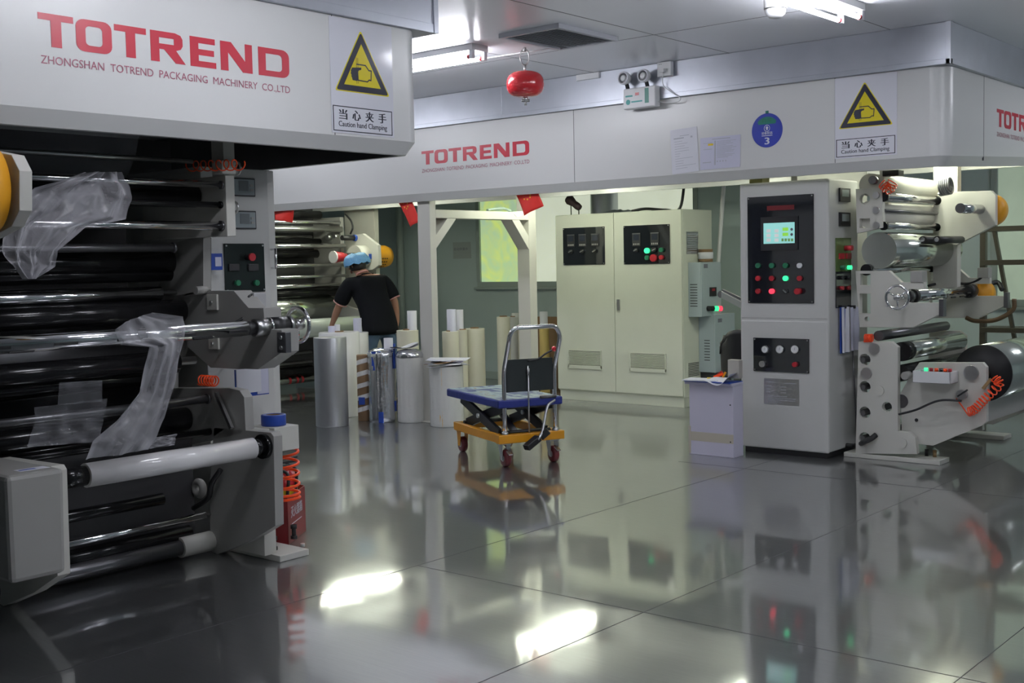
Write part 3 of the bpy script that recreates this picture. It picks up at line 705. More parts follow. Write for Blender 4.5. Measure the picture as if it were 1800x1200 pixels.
# paper pad hung on the cabinet, hoses and the fire box by the unwind stand
a, b = fy(413, 650, 5.2), fy(473, 692, 5.2)
pd = thing('document_pad', 'white printed sheets in a blue folder hung on the left cabinet behind its arm plate', 'papers', (a.x, 5.2, b.z))
bx('folder', BLUE, (a.x, b.x, 5.2, 5.206, b.z, a.z), pd, 0); bx('sheet', PAPER, (a.x+.004, b.x-.055, 5.194, 5.2, b.z+.02, a.z), pd, 0); bx('sheet', PAPERB, (b.x-.08, b.x-.004, 5.196, 5.2, b.z+.006, a.z), pd, 0)
bx('hook', STEEL, ((a.x+b.x)/2-.004, (a.x+b.x)/2+.004, 5.206, YC, a.z-.01, a.z), pd, 0)
mb = MB().use(ORANGE); pc = [fx(505, 783, 3.9)+V3((0, -.0, 0)), fx(507, 810, 3.9), fx(507, 838, 3.9), fx(510, 866, 3.9), fx(511, 880, 3.9)]
pc = [fx(x_, y_, 3.97)+V3((0, -.06, 0)) for x_, y_ in ((495, 776), (496, 808), (497, 836), (498, 864), (499, 876))]
o = tb('air_hose', ORANGE, coil(pc, .046, 6.3, .0075, 18), .0075); tag(o, 'bright orange coiled air hose hanging beside the red fire extinguisher box', 'air hose')
o = tb('air_hose', ORANGE, coil([fx(523, 583, 3.95), fx(516, 602, 3.95), fx(508, 618, 3.95)], .012, 9, .004), .004); tag(o, 'short orange coiled hose below the chrome handwheel of the left machine', 'air hose')
# red fire extinguisher box: stands on the floor behind the foot, front turned to the aisle
_p0, _p1 = fz(509, 957, 0), fz(540, 931, 0); _u = (_p1-_p0).normalized(); fa_ = math.atan2(_u.y, _u.x); fb_c = _p0+_u*.16+V3((-_u.y, _u.x, 0))*.065
fb = thing('extinguisher_box', 'dark red fire extinguisher box with white Chinese lettering on the floor by the unwind stand', 'fire box', fb_c, rotz=fa_, local=True)
Wd, Dp = .35, .13            # local: x width, y depth, front at -y
mb = MB().use(BRED); t = .006
mb.prism([(-Wd/2, -Dp/2, .0), (-Wd/2, Dp/2, 0), (-Wd/2, Dp/2, .30), (-Wd/2, -Dp/2, .26)], (t, 0, 0)).prism([(Wd/2-t, -Dp/2, 0), (Wd/2-t, Dp/2, 0), (Wd/2-t, Dp/2, .30), (Wd/2-t, -Dp/2, .26)], (t, 0, 0))
mb.box(-Wd/2, Wd/2, -Dp/2, -Dp/2+t, 0, .26).box(-Wd/2, Wd/2, Dp/2-t, Dp/2, 0, .30).box(-Wd/2, Wd/2, -Dp/2, Dp/2, 0, t)
mb.build('box_shell', None, fb, .002)
add_text(MB().use(SIGNW), '灭火器箱', (-.115, -Dp/2-.001, .135), (1, 0, 0), (0, 0, 1), .22, .062, .0015).build('lettering', None, fb)
bx('letter_line', SIGNW, (-.10, .09, -Dp/2-.001, -Dp/2, .098, .103), fb, 0)
for x in (-.085, .075):
    e = thing('fire_extinguisher', 'red extinguisher with colourful label standing in the floor box, %s one' % ('left' if x < 0 else 'right'), 'fire extinguisher', fb_c+_u*x+V3((0, 0, .008)), local=True)
    MB().use(RED).lathe([(0, 0), (.045, 0), (.05, .01), (.05, .30), (.04, .345), (.018, .36), (.018, .38), (0, .38)], (0, 0, 0)).build('cylinder', None, e)
    MB().use(FLAGY).lathe([(.0505, .12), (.0505, .28)], (0, 0, 0), caps=False).build('label_band', None, e); MB().use(BLUES).lathe([(.051, .17), (.051, .22)], (0, 0, 0), caps=False).build('label_band', None, e)
    MB().use(BLACK).cyl((0, 0, .375), (0, 0, .40), .012).box(-.02, .06, -.008, .008, .398, .41).box(-.02, .065, -.008, .008, .42, .43).build('handle', None, e)
    tb('hose', BLACK, smooth_path([(.0, -.015, .385), (.01, -.06, .36), (.0, -.062, .25), (0, -.058, .10)]), .009, e)

# ------------------------------------------------------------------ right machine (behind the aisle)
XB1, XF = 8.35, 9.75
mB = thing('laminating_machine', 'cream laminating machine at right with cut-out side plates and chrome rollers', 'machine', (9.0, 3.6, 0))
def plate2(name, m, px, th, holes=(), X=XB1, far=True, Xfar=XF):
    plate(name, m, px, X, th, mB, holes)
    if far: plate(name, m, px, X, th, mB, holes, X2=Xfar)
def cover(px, py, rp, X, th=.012, m=STEEL, name='bearing_cover'):
    c, r = prad(px, py, rp, X); cy(name, m, (X-th, c.y, c.z), (X+.001, c.y, c.z), r, mB, seg=24)
# lower side plate with its row of holes
LOW = [(1509, 600.5), (1566, 600.5), (1578, 610), (1578, 758), (1597, 759), (1609, 769), (1611.5, 798), (1503.6, 797)]
plate2('side_plate', CREAM, LOW, .05, [circ(1520, y, 10.5, XB1) for y in (632, 680, 725, 770)]+[circ(1559, 715, 9, XB1)])
for px, py, r, m_ in ((1537, 613, 10, STEEL), (1523.5, 655.6, 10, STEEL), (1545.7, 686, 9, CREAM), (1585.8, 778, 9, CREAM)): cover(px, py, r, XB1, .012, m_)
for py in (632, 680, 725, 770):
    c, r = prad(1520, py, 6, XB1+.05); cy('roller', DSTEEL, (XB1+.02, c.y+.01, c.z), (XF, c.y+.01, c.z), r, mB)
p0, p1 = fz(1652, 818, 0), fz(1500, 805, 0)
for x in (p0.x-.0, XF): bx('foot_plate', CREAM, (x, x+.19, p0.y, 3.78, .001, .034), mB)
for px, py, m_ in ((1629, 801, BLACK), (1643, 803, AMBER)):
    p = fz(px, py, .034); cy('levelling_bolt', m_, (p.x, p.y, .033), (p.x, p.y, .085), .014, mB, seg=6)
# arm plate, middle
ARMB = [(1503.5, 476), (1562, 475.6), (1584, 496), (1624, 496), (1624, 508), (1597, 508), (1597, 532), (1652, 532), (1652, 552), (1603.6, 575.5), (1511, 575)]
sq = lambda x0, y0, x1, y1: pX([(x0, y0), (x1, y0), (x1, y1), (x0, y1)], XB1)
plate2('arm_plate', CREAM, ARMB, .05, [sq(1512, 481, 1530, 501), sq(1511, 516, 1530, 551), circ(1524, 560.5, 4.5, XB1)])
# top plate
TOPB = [(1504, 332), (1550, 330), (1552, 400), (1506, 410)]
plate2('side_plate', CREAM, TOPB, .05, [circ(1520, 350, 9.5, XB1, 16), sq(1511, 384, 1529, 401)], far=False)
for py in (343, 369, 396): cover(1541, py, 6, XB1, .02, STEEL)
XT = 9.42
FARP = [(1651, 338), (1742, 335), (1750, 343), (1750, 395), (1680, 431), (1648, 418), (1639, 390), (1638, 368)]
plate('side_plate', CREAM, FARP, XT, .05, mB)
bx('column', CREAM, (XT+.12, XT+.2, fx(1683, 400, XT+.12).y, fx(1640, 400, XT+.12).y, 1.2, 2.36), mB)
# near column behind the cabinet
WEB = mat('pale_web', (.62, .61, .55), .25)
T0, T1 = XB1+.04, XT
roller(CHROME, mB, 1556, 346, 7, XB1+.05, T0, T1, .03, RUBBER)
roller(DSTEEL, mB, 1556, 370, 3, XB1+.05, T0, T1)
roller(CHROME, mB, 1556, 397, 6, XB1+.05, T0, T1, .03, RUBBER)
roller(WEB, mB, 1530, 325, 20, XB1+.05, T0, T1+.3, name='guide_roller')
roller(WEB, mB, 1530, 377, 24, XB1+.05, T0, T1+.3, name='guide_roller')
roller(MIRF, mB, 1546, 440, 32, XB1+.05, T0, XF, name='coating_drum', seg=40)
roller(CHROME, mB, 1526, 474, 8, XB1+.05, T0, XF-.1, .03, RUBBER)
c, r = prad(1723, 368, 8.5, XT); cy('shaft_stub', CHROME, (8.98, c.y, c.z), (XT, c.y, c.z), r, mB, seg=28)
c = fx(1744, 369, XT+.1); MB().use(YELLOW).lathe([(.10, 0), (.125, .0), (.125, .14), (.11, .16), (0, .16)], (XT+.05, c.y+.03, c.z), (1, 0, 0), 36).build('brake_guard', None, mB, label='yellow perforated brake guard')
for px in (1622, 1647): c, r = prad(px, 421, 6.5, 8.9); MB().use(BLACK).cyl((8.9, c.y, c.z), (XT, c.y, c.z), r).build('guide_rod', None, mB); cy('rod_end', CHROME, (8.892, c.y, c.z), (8.9, c.y, c.z), r*.6, mB)
# air shaft with handwheel
c, r = prad(1585, 522, 9, 8.3); XH = 8.22
shB = cy('air_shaft', CHROME, (8.52, c.y, c.z), (XF-.05, c.y, c.z), .042, mB, seg=28)
for k, ang in enumerate((-2.9, -2.0)):
    for i in range(6):
        x = 8.62+(k % 2)*.1+i*.19; n = V3((0, math.cos(ang), math.sin(ang))); t = V3((0, -n.z, n.y)); MB().use(BLACK).obox(V3((x, c.y, c.z))+n*.042, (.045, 0, 0), t*.006, n*.002).build('expanding_key', None, shB)
for a_, b_, r_, m_ in ((8.23, 8.36, .02, CHROME), (8.36, 8.42, .05, BLACK), (8.42, 8.48, .042, STEEL), (8.47, 8.52, .055, BLACK), (XF-.1, XF, .055, BLACK)): cy('shaft_collar', m_, (a_, c.y, c.z), (b_, c.y, c.z), r_, mB)
handwheel((XH, c.y, c.z), .082, mB)
MB().use(YELLOW).lathe([(.0, 0), (.12, 0), (.12, .1), (.10, .12), (0, .12)], (XF+.06, c.y-.02, c.z-.03), (1, 0, 0), 32).build('brake_guard', None, mB, label='yellow perforated brake guard')
tb('brake_hose', BLACK, smooth_path([(XF+.2, c.y-.02, c.z+.02), (XF+.3, c.y-.10, c.z+.06), (XF+.25, c.y-.16, c.z)]), .02, mB)
for dx, X_ in ((0, XB1), (0, XF)):
    a, b = fx(1601, 476, XB1), fx(1622, 496, XB1); o = bx('connector_box', GREYP, (X_-.01, X_+.08, b.y, a.y, b.z, a.z), mB)
    a, b = fx(1652, 525, XB1), fx(1660, 556, XB1); bx('bearing_plate', DSTEEL, (X_-.02, X_+.04, b.y, a.y, b.z, a.z), mB)
tb('cable', BLACK, smooth_path([fx(1730, 478, XF), fx(1722, 490, XF), fx(1700, 498, XF), fx(1660, 496, XF-.1), fx(1632, 502, XF-.3)]), .010, mB)
tb('drain_hose', mat('brown_hose', (.13, .08, .04), .4), smooth_path([fx(1783, 525, XF), fx(1780, 545, XF), fx(1750, 562, XF), fx(1715, 564, XF), fx(1698, 558, XF)]), .018, mB)
# mid rollers between arm and lower plate
roller(DSTEEL, mB, 1545, 590, 9, XB1+.05, T0, XF)
roller(RUBBER, mB, 1584, 618, 17, XB1+.05, XB1+.05, XB1+.16, name='rubber_sleeve')
c, r = roller(MIRF, mB, 1592, 616, 16, XB1+.1, XB1+.14, XF-.2, name='chrome_roller', seg=36)
roller(RUBBER, mB, 1584, 655, 14, XB1+.05, XB1+.05, XF)
roller(DSTEEL, mB, 1584, 705, 12, XB1+.05, XB1+.05, XF)
c, r = prad(1592, 660, 7, XB1); cy('clamp_knob', GREYP, (XB1-.02, c.y, c.z), (XB1+.06, c.y, c.z), r, mB)
tb('grey_hose', BLACK, smooth_path([fx(1580, 728, XB1-.01), fx(1610, 720, XB1-.03), fx(1650, 704, XB1-.04), fx(1690, 704, XB1-.03)]), .008, mB)
MB().use(GREYP).box(XB1+.1, XF, 4.2, 4.25, .1, 2.3).build('backing_panel', None, mB)
# unwind arm with the chrome film roll
UNW = [(1616, 637), (1727, 637), (1734, 645), (1734, 741), (1726, 748), (1640, 783), (1612, 780), (1585, 758), (1583, 690), (1600, 660)]
us = thing('unwind_stand', 'cream lower unwind arm of the right machine, carrying a tray and the mirror film roll', 'machine arm', (8.9, 3.0, .2))
XU = XB1+.055
plate('side_plate', CREAM, UNW, XU, .045, us); plate('side_plate', CREAM, UNW, XU, .045, us, X2=XF-.05)
yq = fx(1733, 700, XU).y; zq0, zq1 = fx(1734, 745, XU).z, fx(1734, 665, XU).z
bx('front_cover', GREYP, (XU+.045, XF-.05, yq+.02, yq+.05, zq0, zq1-.02), us)
c, r = prad(1708, 655, 13, XU); cy('bearing_cover', STEEL, (XU-.02, c.y, c.z), (XU+.001, c.y, c.z), r, us, seg=28)
c, r = prad(1611, 738, 3, XU); cy('cable_hole', BLACK, (XU-.004, c.y, c.z), (XU+.001, c.y, c.z), r, us)
c, r = prad(1693, 693, 9, XU); o = cy('air_valve', STEEL, (XU-.05, c.y, c.z), (XU+.001, c.y, c.z), r, us); MB().use(BLACK).bar((XU-.05, c.y+.02, c.z-.01), (XU-.06, c.y-.05, c.z+.04), .014, .01).build('valve_lever', None, o)
o = MB().use(AMBER).bar(fx(1728, 683, XU-.02), fx(1742, 666, XU-.02), .02, .02).build('air_gun_body', None, us)
# the tray with its buttons
a, b = fx(1606, 651, XU-.14), fx(1672, 675, XU-.14)
tr = thing('button_tray', 'open grey box with red and green buttons fixed to the lower unwind arm at right', 'button box', ((XU-.07), (a.y+b.y)/2, b.z))
mb = MB().use(WHITEP); x0, x1 = XU-.16, XU-.002; t = .006
mb.box(x0, x1, b.y, a.y, b.z, b.z+t).box(x0, x0+t, b.y, a.y, b.z, a.z).box(x1-t, x1, b.y, a.y, b.z, a.z).box(x0, x1, b.y, b.y+t, b.z, a.z).box(x0, x1, a.y-t, a.y, b.z, a.z)
mb.build('tray', None, tr, .002)
bx('button_board', BLACK, (x0+t, x1-t, b.y+t, a.y-t, a.z-.03, a.z-.012), tr, 0)
L = a.y-b.y
for f, m_ in ((.22, LEDG), (.36, BTNR), (.50, ORANGE), (.62, BLACK), (.74, ORANGE), (.86, BTNR)): y = a.y-L*f; cy('push_button', m_, ((x0+x1)/2+.02, y, a.z-.012), ((x0+x1)/2+.02, y, a.z+.016), .014, tr, seg=14)
# mirror film roll
c, r = prad(1727, 656, 50, 8.55); rl = MB().use(MIRF).cyl((8.57, c.y, c.z), (9.72, c.y, c.z), r, None, 56).build('film_roll', None, None)
tag(rl, 'big mirror-bright film roll with black end face on the right machine', 'film roll')
MB().use(mat('dark_roll_end', (.012, .012, .013), .5, spec=.25)).lathe([(0, 0), (r, 0), (r, .022)], (8.549, c.y, c.z), (1, 0, 0), 56).build('end_face', None, rl); cy('core', CARD, (8.5, c.y, c.z), (8.55, c.y, c.z), .05, rl); 
MB().use(STEEL).cyl((8.44, c.y, c.z), (8.5, c.y, c.z), .04).build('roll_chuck', None, us); MB().use(STEEL).cyl((9.72, c.y, c.z), (9.78, c.y, c.z), .04).build('roll_chuck', None, us)
o = tb('air_hose', ORANGE, [fx(1742, 668, XU-.03)]+coil([fx(1750, 664, XU-.05), fx(1756, 676, XU-.06), fx(1738, 694, XU-.05), fx(1724, 708, XU-.05), fx(1712, 720, XU-.05), fx(1702, 724, XU-.05)], .030, 15, .0045)+[fx(1690, 712, XU-.03), fx(1681, 700, XU-.02)], .0045)
tag(o, 'bright orange coiled air hose hanging from the lower arm of the right machine', 'air hose')
o = tb('air_hose', ORANGE, coil([fx(1552, 322, XB1), fx(1562, 332, XB1), fx(1570, 320, XB1)], .038, 7, .004), .004); tag(o, 'orange-brown hose coil at the top of the right machine under the hood', 'air hose')
o = tb('air_hose', ORANGE, coil([fx(1520, 594, XB1-.0), fx(1534, 594, XB1-.0)], .028, 6, .004), .004); tag(o, 'small orange hose coil in the gap between the middle and lower plates at right', 'air hose')
o = tb('cable_coil', DSTEEL, coil([fx(1652, 330, 9.2), fx(1672, 326, 9.2)], .06, 6, .009), .009); tag(o, 'grey cable loops lying on the far top plate of the right machine', 'cable')
a = fx(1551, 300, XB1); bx('sensor', BLACK, (XB1, XB1+.1, a.y-.12, a.y, a.z-.04, a.z), mB); bx('sensor_post', CREAM, (XB1+.02, XB1+.06, a.y, a.y+.03, a.z-.2, 2.36), mB)
a = fx(1540, 316, XB1); cy('knob', DSTEEL, (XB1-.02, a.y+.02, a.z), (XB1+.02, a.y+.02, a.z), .03, mB)

# control cabinet of the right machine
XC = 8.15; c0, c1 = fx(1301, 560, XC).y, fx(1457, 560, XC).y
xr_ = fy(1509, 600, c1).x
ct = fx(1457, 313, XC).z
cabB = thing('control_cabinet', 'tall grey-white control cabinet with lit touch screen at right, below the caution sign', 'cabinet', (XC+.2, (c0+c1)/2, 0))
zs = fx(1380, 562, XC).z
bx('cabinet_body', CABP, (XC+.004, xr_, c1+.002, c0, .05, ct), cabB, .012)
bx('door', CABP, (XC, XC+.03, c1+.004, c0-.004, zs+.003, ct-.002), cabB, .012, label='upper door with touch screen panel'); bx('door', CABP, (XC, XC+.03, c1+.004, c0-.004, .045, zs-.003), cabB, .012, label='lower door with gauges')
bx('plinth', BLACK, (XC+.03, xr_-.02, c1+.03, c0-.02, 0, .05), cabB)
def onX(name, m, x0, y0, x1, y1, X, parent, th=.008, d=0, bevel=.001, **k):
    a, b = fx(x0, y0, X), fx(x1, y1, X); return bx(name, m, (X-d-th, X-d, b.y, a.y, b.z, a.z), parent, bevel, **k)
def dotX(name, m, px, py, rp, X, parent, th=.02, d=.008):
    c, r = prad(px, py, rp, X); return cy(name, m, (X-d-th, c.y, c.z), (X-d, c.y, c.z), r, parent, seg=16)
pn = onX('operating_panel', GLOSSB, 1314.5, 347, 1431.5, 533, XC, cabB); screws(pn, XC-.008, fx(1314.5, 347, XC), fx(1431.5, 533, XC))
onX('brand_lettering', mat('dim_red_print', (.14, .010, .014), .3), 1349, 362, 1397, 368, XC, pn, .0006, .008, 0)
onX('screen_bezel', BLACK, 1339, 382, 1404, 439, XC, pn, .012, .008)
s_ = onX('touch_screen', SCREEN, 1344.5, 392.5, 1399, 427, XC, pn, .002, .020, 0, label='lit touch screen')
for i in range(3):
    for j in range(2): onX('screen_field', SCRP, 1350+14*j, 403+8*i, 1357+14*j, 408.5+8*i, XC, pn, .0008, .022, 0)
for i in range(2): onX('screen_field', SCRG, 1378, 400+9*i, 1388, 405.5+9*i, XC, pn, .0008, .022, 0); dotX('screen_dot', INK, 1394, 403+9*i, 2.6, XC, pn, .0008, .022)
for i in range(4): onX('screen_field', mat('screen_dark_green', (.15, .3, .1), .4, emit=(.15, .3, .1), es=.5) if i == 0 else bpy.data.materials['screen_dark_green'], 1376+5.6*i, 419, 1380+5.6*i, 424, XC, pn, .0008, .022, 0)
cols = (1334.7, 1358.7, 1382.8, 1407.6)
for y, ms in ((466.6, (BTNG, BTNG, BTNG, WHITEP)), (489, (BTNR, BTNR, LEDG, BTNR)), (511.6, (BTNR, LEDR, BLACK, BTNR))):
    for i, m_ in enumerate(ms):
        if y > 500 and i == 3: dotX('emergency_stop', m_, cols[i]-1, y, 5.5, XC, pn, .05)
        elif y > 500 and i == 2:
            o = dotX('key_switch', m_, cols[i], y, 4, XC, pn, .012); c, r = prad(cols[i], y, 4, XC); MB().use(STEEL).bar((XC-.03, c.y-.01, c.z-.01), (XC-.03, c.y+.012, c.z+.012), .006, .02, (1, 0, 0)).build('key', None, o)
        else: dotX('push_button', m_, cols[i], y, 4.6, XC, pn, .022)
gp = onX('gauge_panel', GLOSSB, 1325, 593, 1423, 656, XC, cabB); screws(gp, XC-.008, fx(1325, 593, XC), fx(1423, 656, XC))
for px in (1347, 1373, 1399.5):
    g = dotX('pressure_gauge', CHROME, px, 613.5, 7.2, XC, gp, .02); dotX('dial', WHITEP, px, 613.5, 5.8, XC, g, .001, .028); c, r = prad(px, 613.5, 5, XC)
    MB().use(INK).bar((XC-.030, c.y, c.z-.004), (XC-.030, c.y-.004, c.z+.016), .002, .001, (1, 0, 0)).build('needle', None, g)
dotX('regulator_knob', STEEL, 1343, 639, 5.5, XC, gp, .03); dotX('push_button', BTNR, 1400, 640, 4.5, XC, gp, .03)
np_ = onX('name_plate', STEEL, 1343, 664, 1405, 713.5, XC, cabB, .002, 0, 0)
mb = MB().use(INKL); A_, B_ = fx(1343, 664, XC), fx(1405, 713.5, XC); W_, H_ = A_.y-B_.y, A_.z-B_.z
for k, (u0, u1, v) in enumerate(((.08, .25, .14), (.57, .9, .16), (.06, .18, .29), (.48, .62, .3), (.06, .18, .41), (.48, .62, .42), (.06, .18, .53), (.48, .62, .53), (.12, .65, .68), (.12, .9, .76), (.12, .88, .83), (.12, .5, .9))):
    mb.box(XC-.0028, XC-.002, A_.y-W_*u1, A_.y-W_*u0, A_.z-H_*v-.0025, A_.z-H_*v+.0025)
mb.build('plate_print', None, np_, kind='stuff')
def onY(name, m, x0, y0, x1, y1, Y, parent, th=.008, d=0, bevel=.001, **k):
    a, b = fy(x0, y0, Y), fy(x1, y1, Y); return bx(name, m, (a.x, b.x, Y-d-th, Y-d, b.z, a.z), parent, bevel, **k)
for y in (330, 373):
    o = onY('meter', BLACK, 1474, y, 1492, y+25, c1, cabB, .015); onY('meter_face', LCD, 1477, y+3, 1489, y+16, c1, o, .001, .015, 0)
sp = onY('side_panel', GLOSSB, 1468.5, 477, 1495, 539, c1, cabB, .006); sg = onY('side_panel', GREENB, 1468.5, 418, 1495, 477, c1, cabB, .006, label='green-tinted upper panel')
def dotY(name, m, px, py, r, Y, parent, th=.02, d=.006): c = fy(px, py, Y); return cy(name, m, (c.x, Y-d-th, c.z), (c.x, Y-d, c.z), r, parent, seg=14)
dotY('emergency_stop', BTNR, 1484, 436, .02, c1, sg, .06)
for px in (1477, 1489): onY('rocker_switch', BTNR, px-4, 445, px+4, 455, c1, sg, .012, .006); dotY('push_button', LEDG if px > 1480 else BTNG, px, 470, .016, c1, sg, .03); dotY('push_button', BLACK, px-1, 488, .015, c1, sp, .025); dotY('push_button', BTNR, px-1, 506, .015, c1, sp, .025)
tb('drain_pipe', BLACK, smooth_path([(fy(1488, 783, c1).x, c1+.01, fy(1488, 783, c1).z), (fy(1490, 783, c1).x, c1-.06, fy(1488, 783, c1).z), fx(1520, 776, XB1-.05), fx(1532, 770, XB1-.03), fx(1540, 764, XB1)]), .02, cabB)
tb('power_cable', DSTEEL, [(fy(1497, 615, c1).x, c1-.01, fy(1497, 615, c1).z), fy(1503, 700, c1-.01), fy(1508, 790, c1-.015)], .007, cabB)
for k, (x0, x1, lab, y1_) in enumerate(((1477, 1491, 'white folded sheets in a blue clip hung on the right control cabinet', 619), (1492, 1508, 'lilac-white sheets on a bulldog clip hung right beside the folded sheets', 615))):
    a, b = fy(x0, 540, c1-.02), fy(x1, y1_, c1-.02)
    o = thing('document_pad', lab, 'papers', ((a.x+b.x)/2, c1-.02, b.z))
    if k == 0: bx('folder', BLUE, (a.x, b.x, c1-.022, c1-.018, b.z, a.z), o, 0)
    MB().use(PAPER if k == 0 else PAPERB).grid(lambda u, v: V3((a.x+(b.x-a.x)*(.04+.92*u), c1-.028-.010*math.sin(u*9)-.006*v, a.z+(b.z+.005-a.z)*v)), 12, 6).build('sheet', None, o)
    bx('clip', BLACK, ((a.x+b.x)/2-.012, (a.x+b.x)/2+.012, c1-.035, c1-.0, a.z-.012, a.z+.012), o)
# box with bright opening above the cabinet, brown sample block
p = fx(1336, 315, XB+.35); o = bx('sample_block', mat('olive_block', (.13, .12, .02), .5), (XC+.12, XC+.24, p.y-.06, p.y+.05, ct+.001, ct+.05)); tag(o, 'small olive block on top of the right control cabinet', 'block')
# ------------------------------------------------------------------ signs, papers and fittings on the hoods
def hgt(p, py):                      # height of the point above p that shows at picture row py
    k = p.x/fx(900, 600, 1).x if False else None
    q = V3((p.x, p.y, 0)); lo, hi = -.5, 3.5
    for _ in range(40):
        z = (lo+hi)/2; d = V3((q.x, q.y, z-EYE)); y = 600-FOC*d.dot(UP)/d.dot(FW)
        if y > py: lo = z
        else: hi = z
    return z
def roundpoly(P, r, n=4):
    out = []; N = len(P)
    for i in range(N):
        a, b, c = V3((*P[i-1], 0)), V3((*P[i], 0)), V3((*P[(i+1) % N], 0)); u = (a-b).normalized()*r; v = (c-b).normalized()*r
        for k in range(n+1): t = k/n; q = b+u*(1-t)**2+v*t*t; out.append((q.x, q.y))
    return out
def caution_sign(name, label, o, u, w, h):
    u = V3(u); v = V3((0, 0, 1)); n = u.cross(v); r = thing(name, label, 'warning sign', V3(o)+u*w/2)
    Pt = lambda a, b, d: V3(o)+u*a*w+v*b*h+n*d
    def pr(name, m, poly, d, t=.0008, par=None, holes=()):
        return MB().use(m).prism([Pt(a, b, d) for a, b in poly], n*t, [[Pt(a, b, d) for a, b in q] for q in holes]).build(name, None, par or r)
    pr('sign_board', SIGNW, [(0, 0), (1, 0), (1, 1), (0, 1)], .0002, .0018)
    T = ((.06, .368), (.94, .368), (.488, .925)); G = ((T[0][0]+T[1][0]+T[2][0])/3, (2*.368+.925)/3)
    sc_ = lambda k: [(G[0]+(x-G[0])*k, G[1]+(y-G[1])*k) for x, y in T]
    t = pr('warning_triangle', SIGNY, roundpoly(sc_(1.0), .035), .002)
    pr('black_border', SIGNK, roundpoly(sc_(.95), .035), .0028, .0006, t); pr('yellow_field', SIGNY, sc_(.67), .0034, .0006, t)
    cv = lambda x, y: ((x-187)/748, 1-(y-(98-(x-205)*66/730))/965)
    hand = MB().use(SIGNK); d = .004
    fist = [(436, 478), (500, 466), (548, 458), (545, 478), (520, 486), (508, 500), (512, 572), (488, 582), (440, 584), (432, 560), (426, 555), (428, 540), (420, 530), (424, 512), (420, 505), (430, 492)]
    hand.prism([Pt(*cv(*q), d) for q in fist], n*.0005)
    def stroke(L, wd):
        for (xa, ya), (xb, yb) in zip(L, L[1:]):
            A, B = Pt(*cv(xa, ya), d+.0003), Pt(*cv(xb, yb), d+.0003); e = (B-A).normalized(); s_ = n.cross(e)*wd*w/2; A -= e*wd*w*.3; B += e*wd*w*.3
            hand.prism([A-s_, B-s_, B+s_, A+s_], n*.0004)
    stroke([(492, 440), (597, 430), (638, 466), (666, 463), (660, 548), (640, 546), (616, 566), (505, 573)], .014)
    stroke([(490, 384), (490, 605)], .005); stroke([(507, 384), (507, 600)], .005)
    hand.build('hand_symbol', None, t)
    b = pr('text_frame', SIGNK, [(.02, .018), (.972, .018), (.972, .238), (.02, .238)], .002, .0008, None, [[(.032, .026), (.032, .230), (.960, .230), (.960, .026)]])
    for i, ch in enumerate('当心夹手'): add_text(MB().use(SIGNK), ch, Pt(.115+i*.21, .122, .0024), u, v, .125*w, .088*h, .002*w/.4).build('character', None, r)
    add_text(MB().use(SIGNK), 'Caution hand Clamping', Pt(.105, .045, .0024), u, v, .775*w, .062*h, .0006*w/.4).build('caption', None, r, kind='stuff')
    return r
a, b = fy(577.5, 34, YA-.001), fy(692.5, 243, YA-.001); z0 = (fy(582, 232, YA).z+fy(694, 243, YA).z)/2
caution_sign('caution_sign', 'large yellow triangle hand-clamping warning sign on the near left hood', (a.x, YA-.001, z0), (1, 0, 0), b.x-a.x, 2.745-z0)
a, b = fx(1468, 280, XB-.001), fx(1577, 271, XB-.001); z0 = (a.z+b.z)/2; zt = (fx(1468, 140, XB).z+fx(1578, 124, XB).z)/2
caution_sign('caution_sign', 'smaller-looking yellow triangle warning sign on the far hood above the right control cabinet', (XB-.001, a.y, z0), (0, -1, 0), a.y-b.y, zt-z0)

def hood_paper(name, label, px, m, lines, th=.0012):
    """a sheet taped to the far hood; px: four corners, lower left first, clockwise seen from the aisle"""
    P = [fx(x, y, XB-.003) for x, y in px]; r = thing(name, label, 'paper', (P[0]+P[3])/2)
    MB().use(m).prism(P, (-th, 0, 0)).build('sheet', None, r)
    mb = MB().use(INKL)
    for u0, u1, v, t in lines:
        f = lambda u, v: (P[0].lerp(P[3], u)).lerp(P[1].lerp(P[2], u), v)-V3((th+.0004, 0, 0))
        mb.quad(f(u0, v-t), f(u1, v-t), f(u1, v+t), f(u0, v+t))
    mb.build('print', None, r, kind='stuff'); return r, P
random.seed(3)
L1 = [(.35, .7, .84, .006), (.12, .5, .79, .012), (.75, .82, .79, .02)]+[(.14, random.uniform(.3, .9), .72-.055*i, .004) for i in range(12)]
hood_paper('paper_notice', 'tall printed sheet taped to the far hood, left of the landscape sheet', [(1182, 307), (1178, 229), (1225, 222), (1229, 300)], PAPER, L1)
L2 = [(.3, .75, .93, .012), (.36, .39, .50, .38), (.08, .30, .82, .006), (.08, .30, .63, .008), (.06, .28, .22, .012)]+[(.42, random.uniform(.6, .95), .85-.042*i, .006) for i in range(13)]+[(.42+.07*i, .45+.07*i, .23, .02) for i in range(4)]
r, P = hood_paper('paper_notice', 'landscape printed sheet with a yellow mark on the far hood, left of the blue disc', [(1231, 299), (1231, 243), (1302, 236), (1301, 293)], PAPERB, L2)
f = lambda u, v: (P[0].lerp(P[3], u)).lerp(P[1].lerp(P[2], u), v)-V3((.002, 0, 0))
MB().use(FLAGY).quad(f(.2, .74), f(.33, .74), f(.33, .80), f(.2, .80)).build('yellow_mark', None, r)
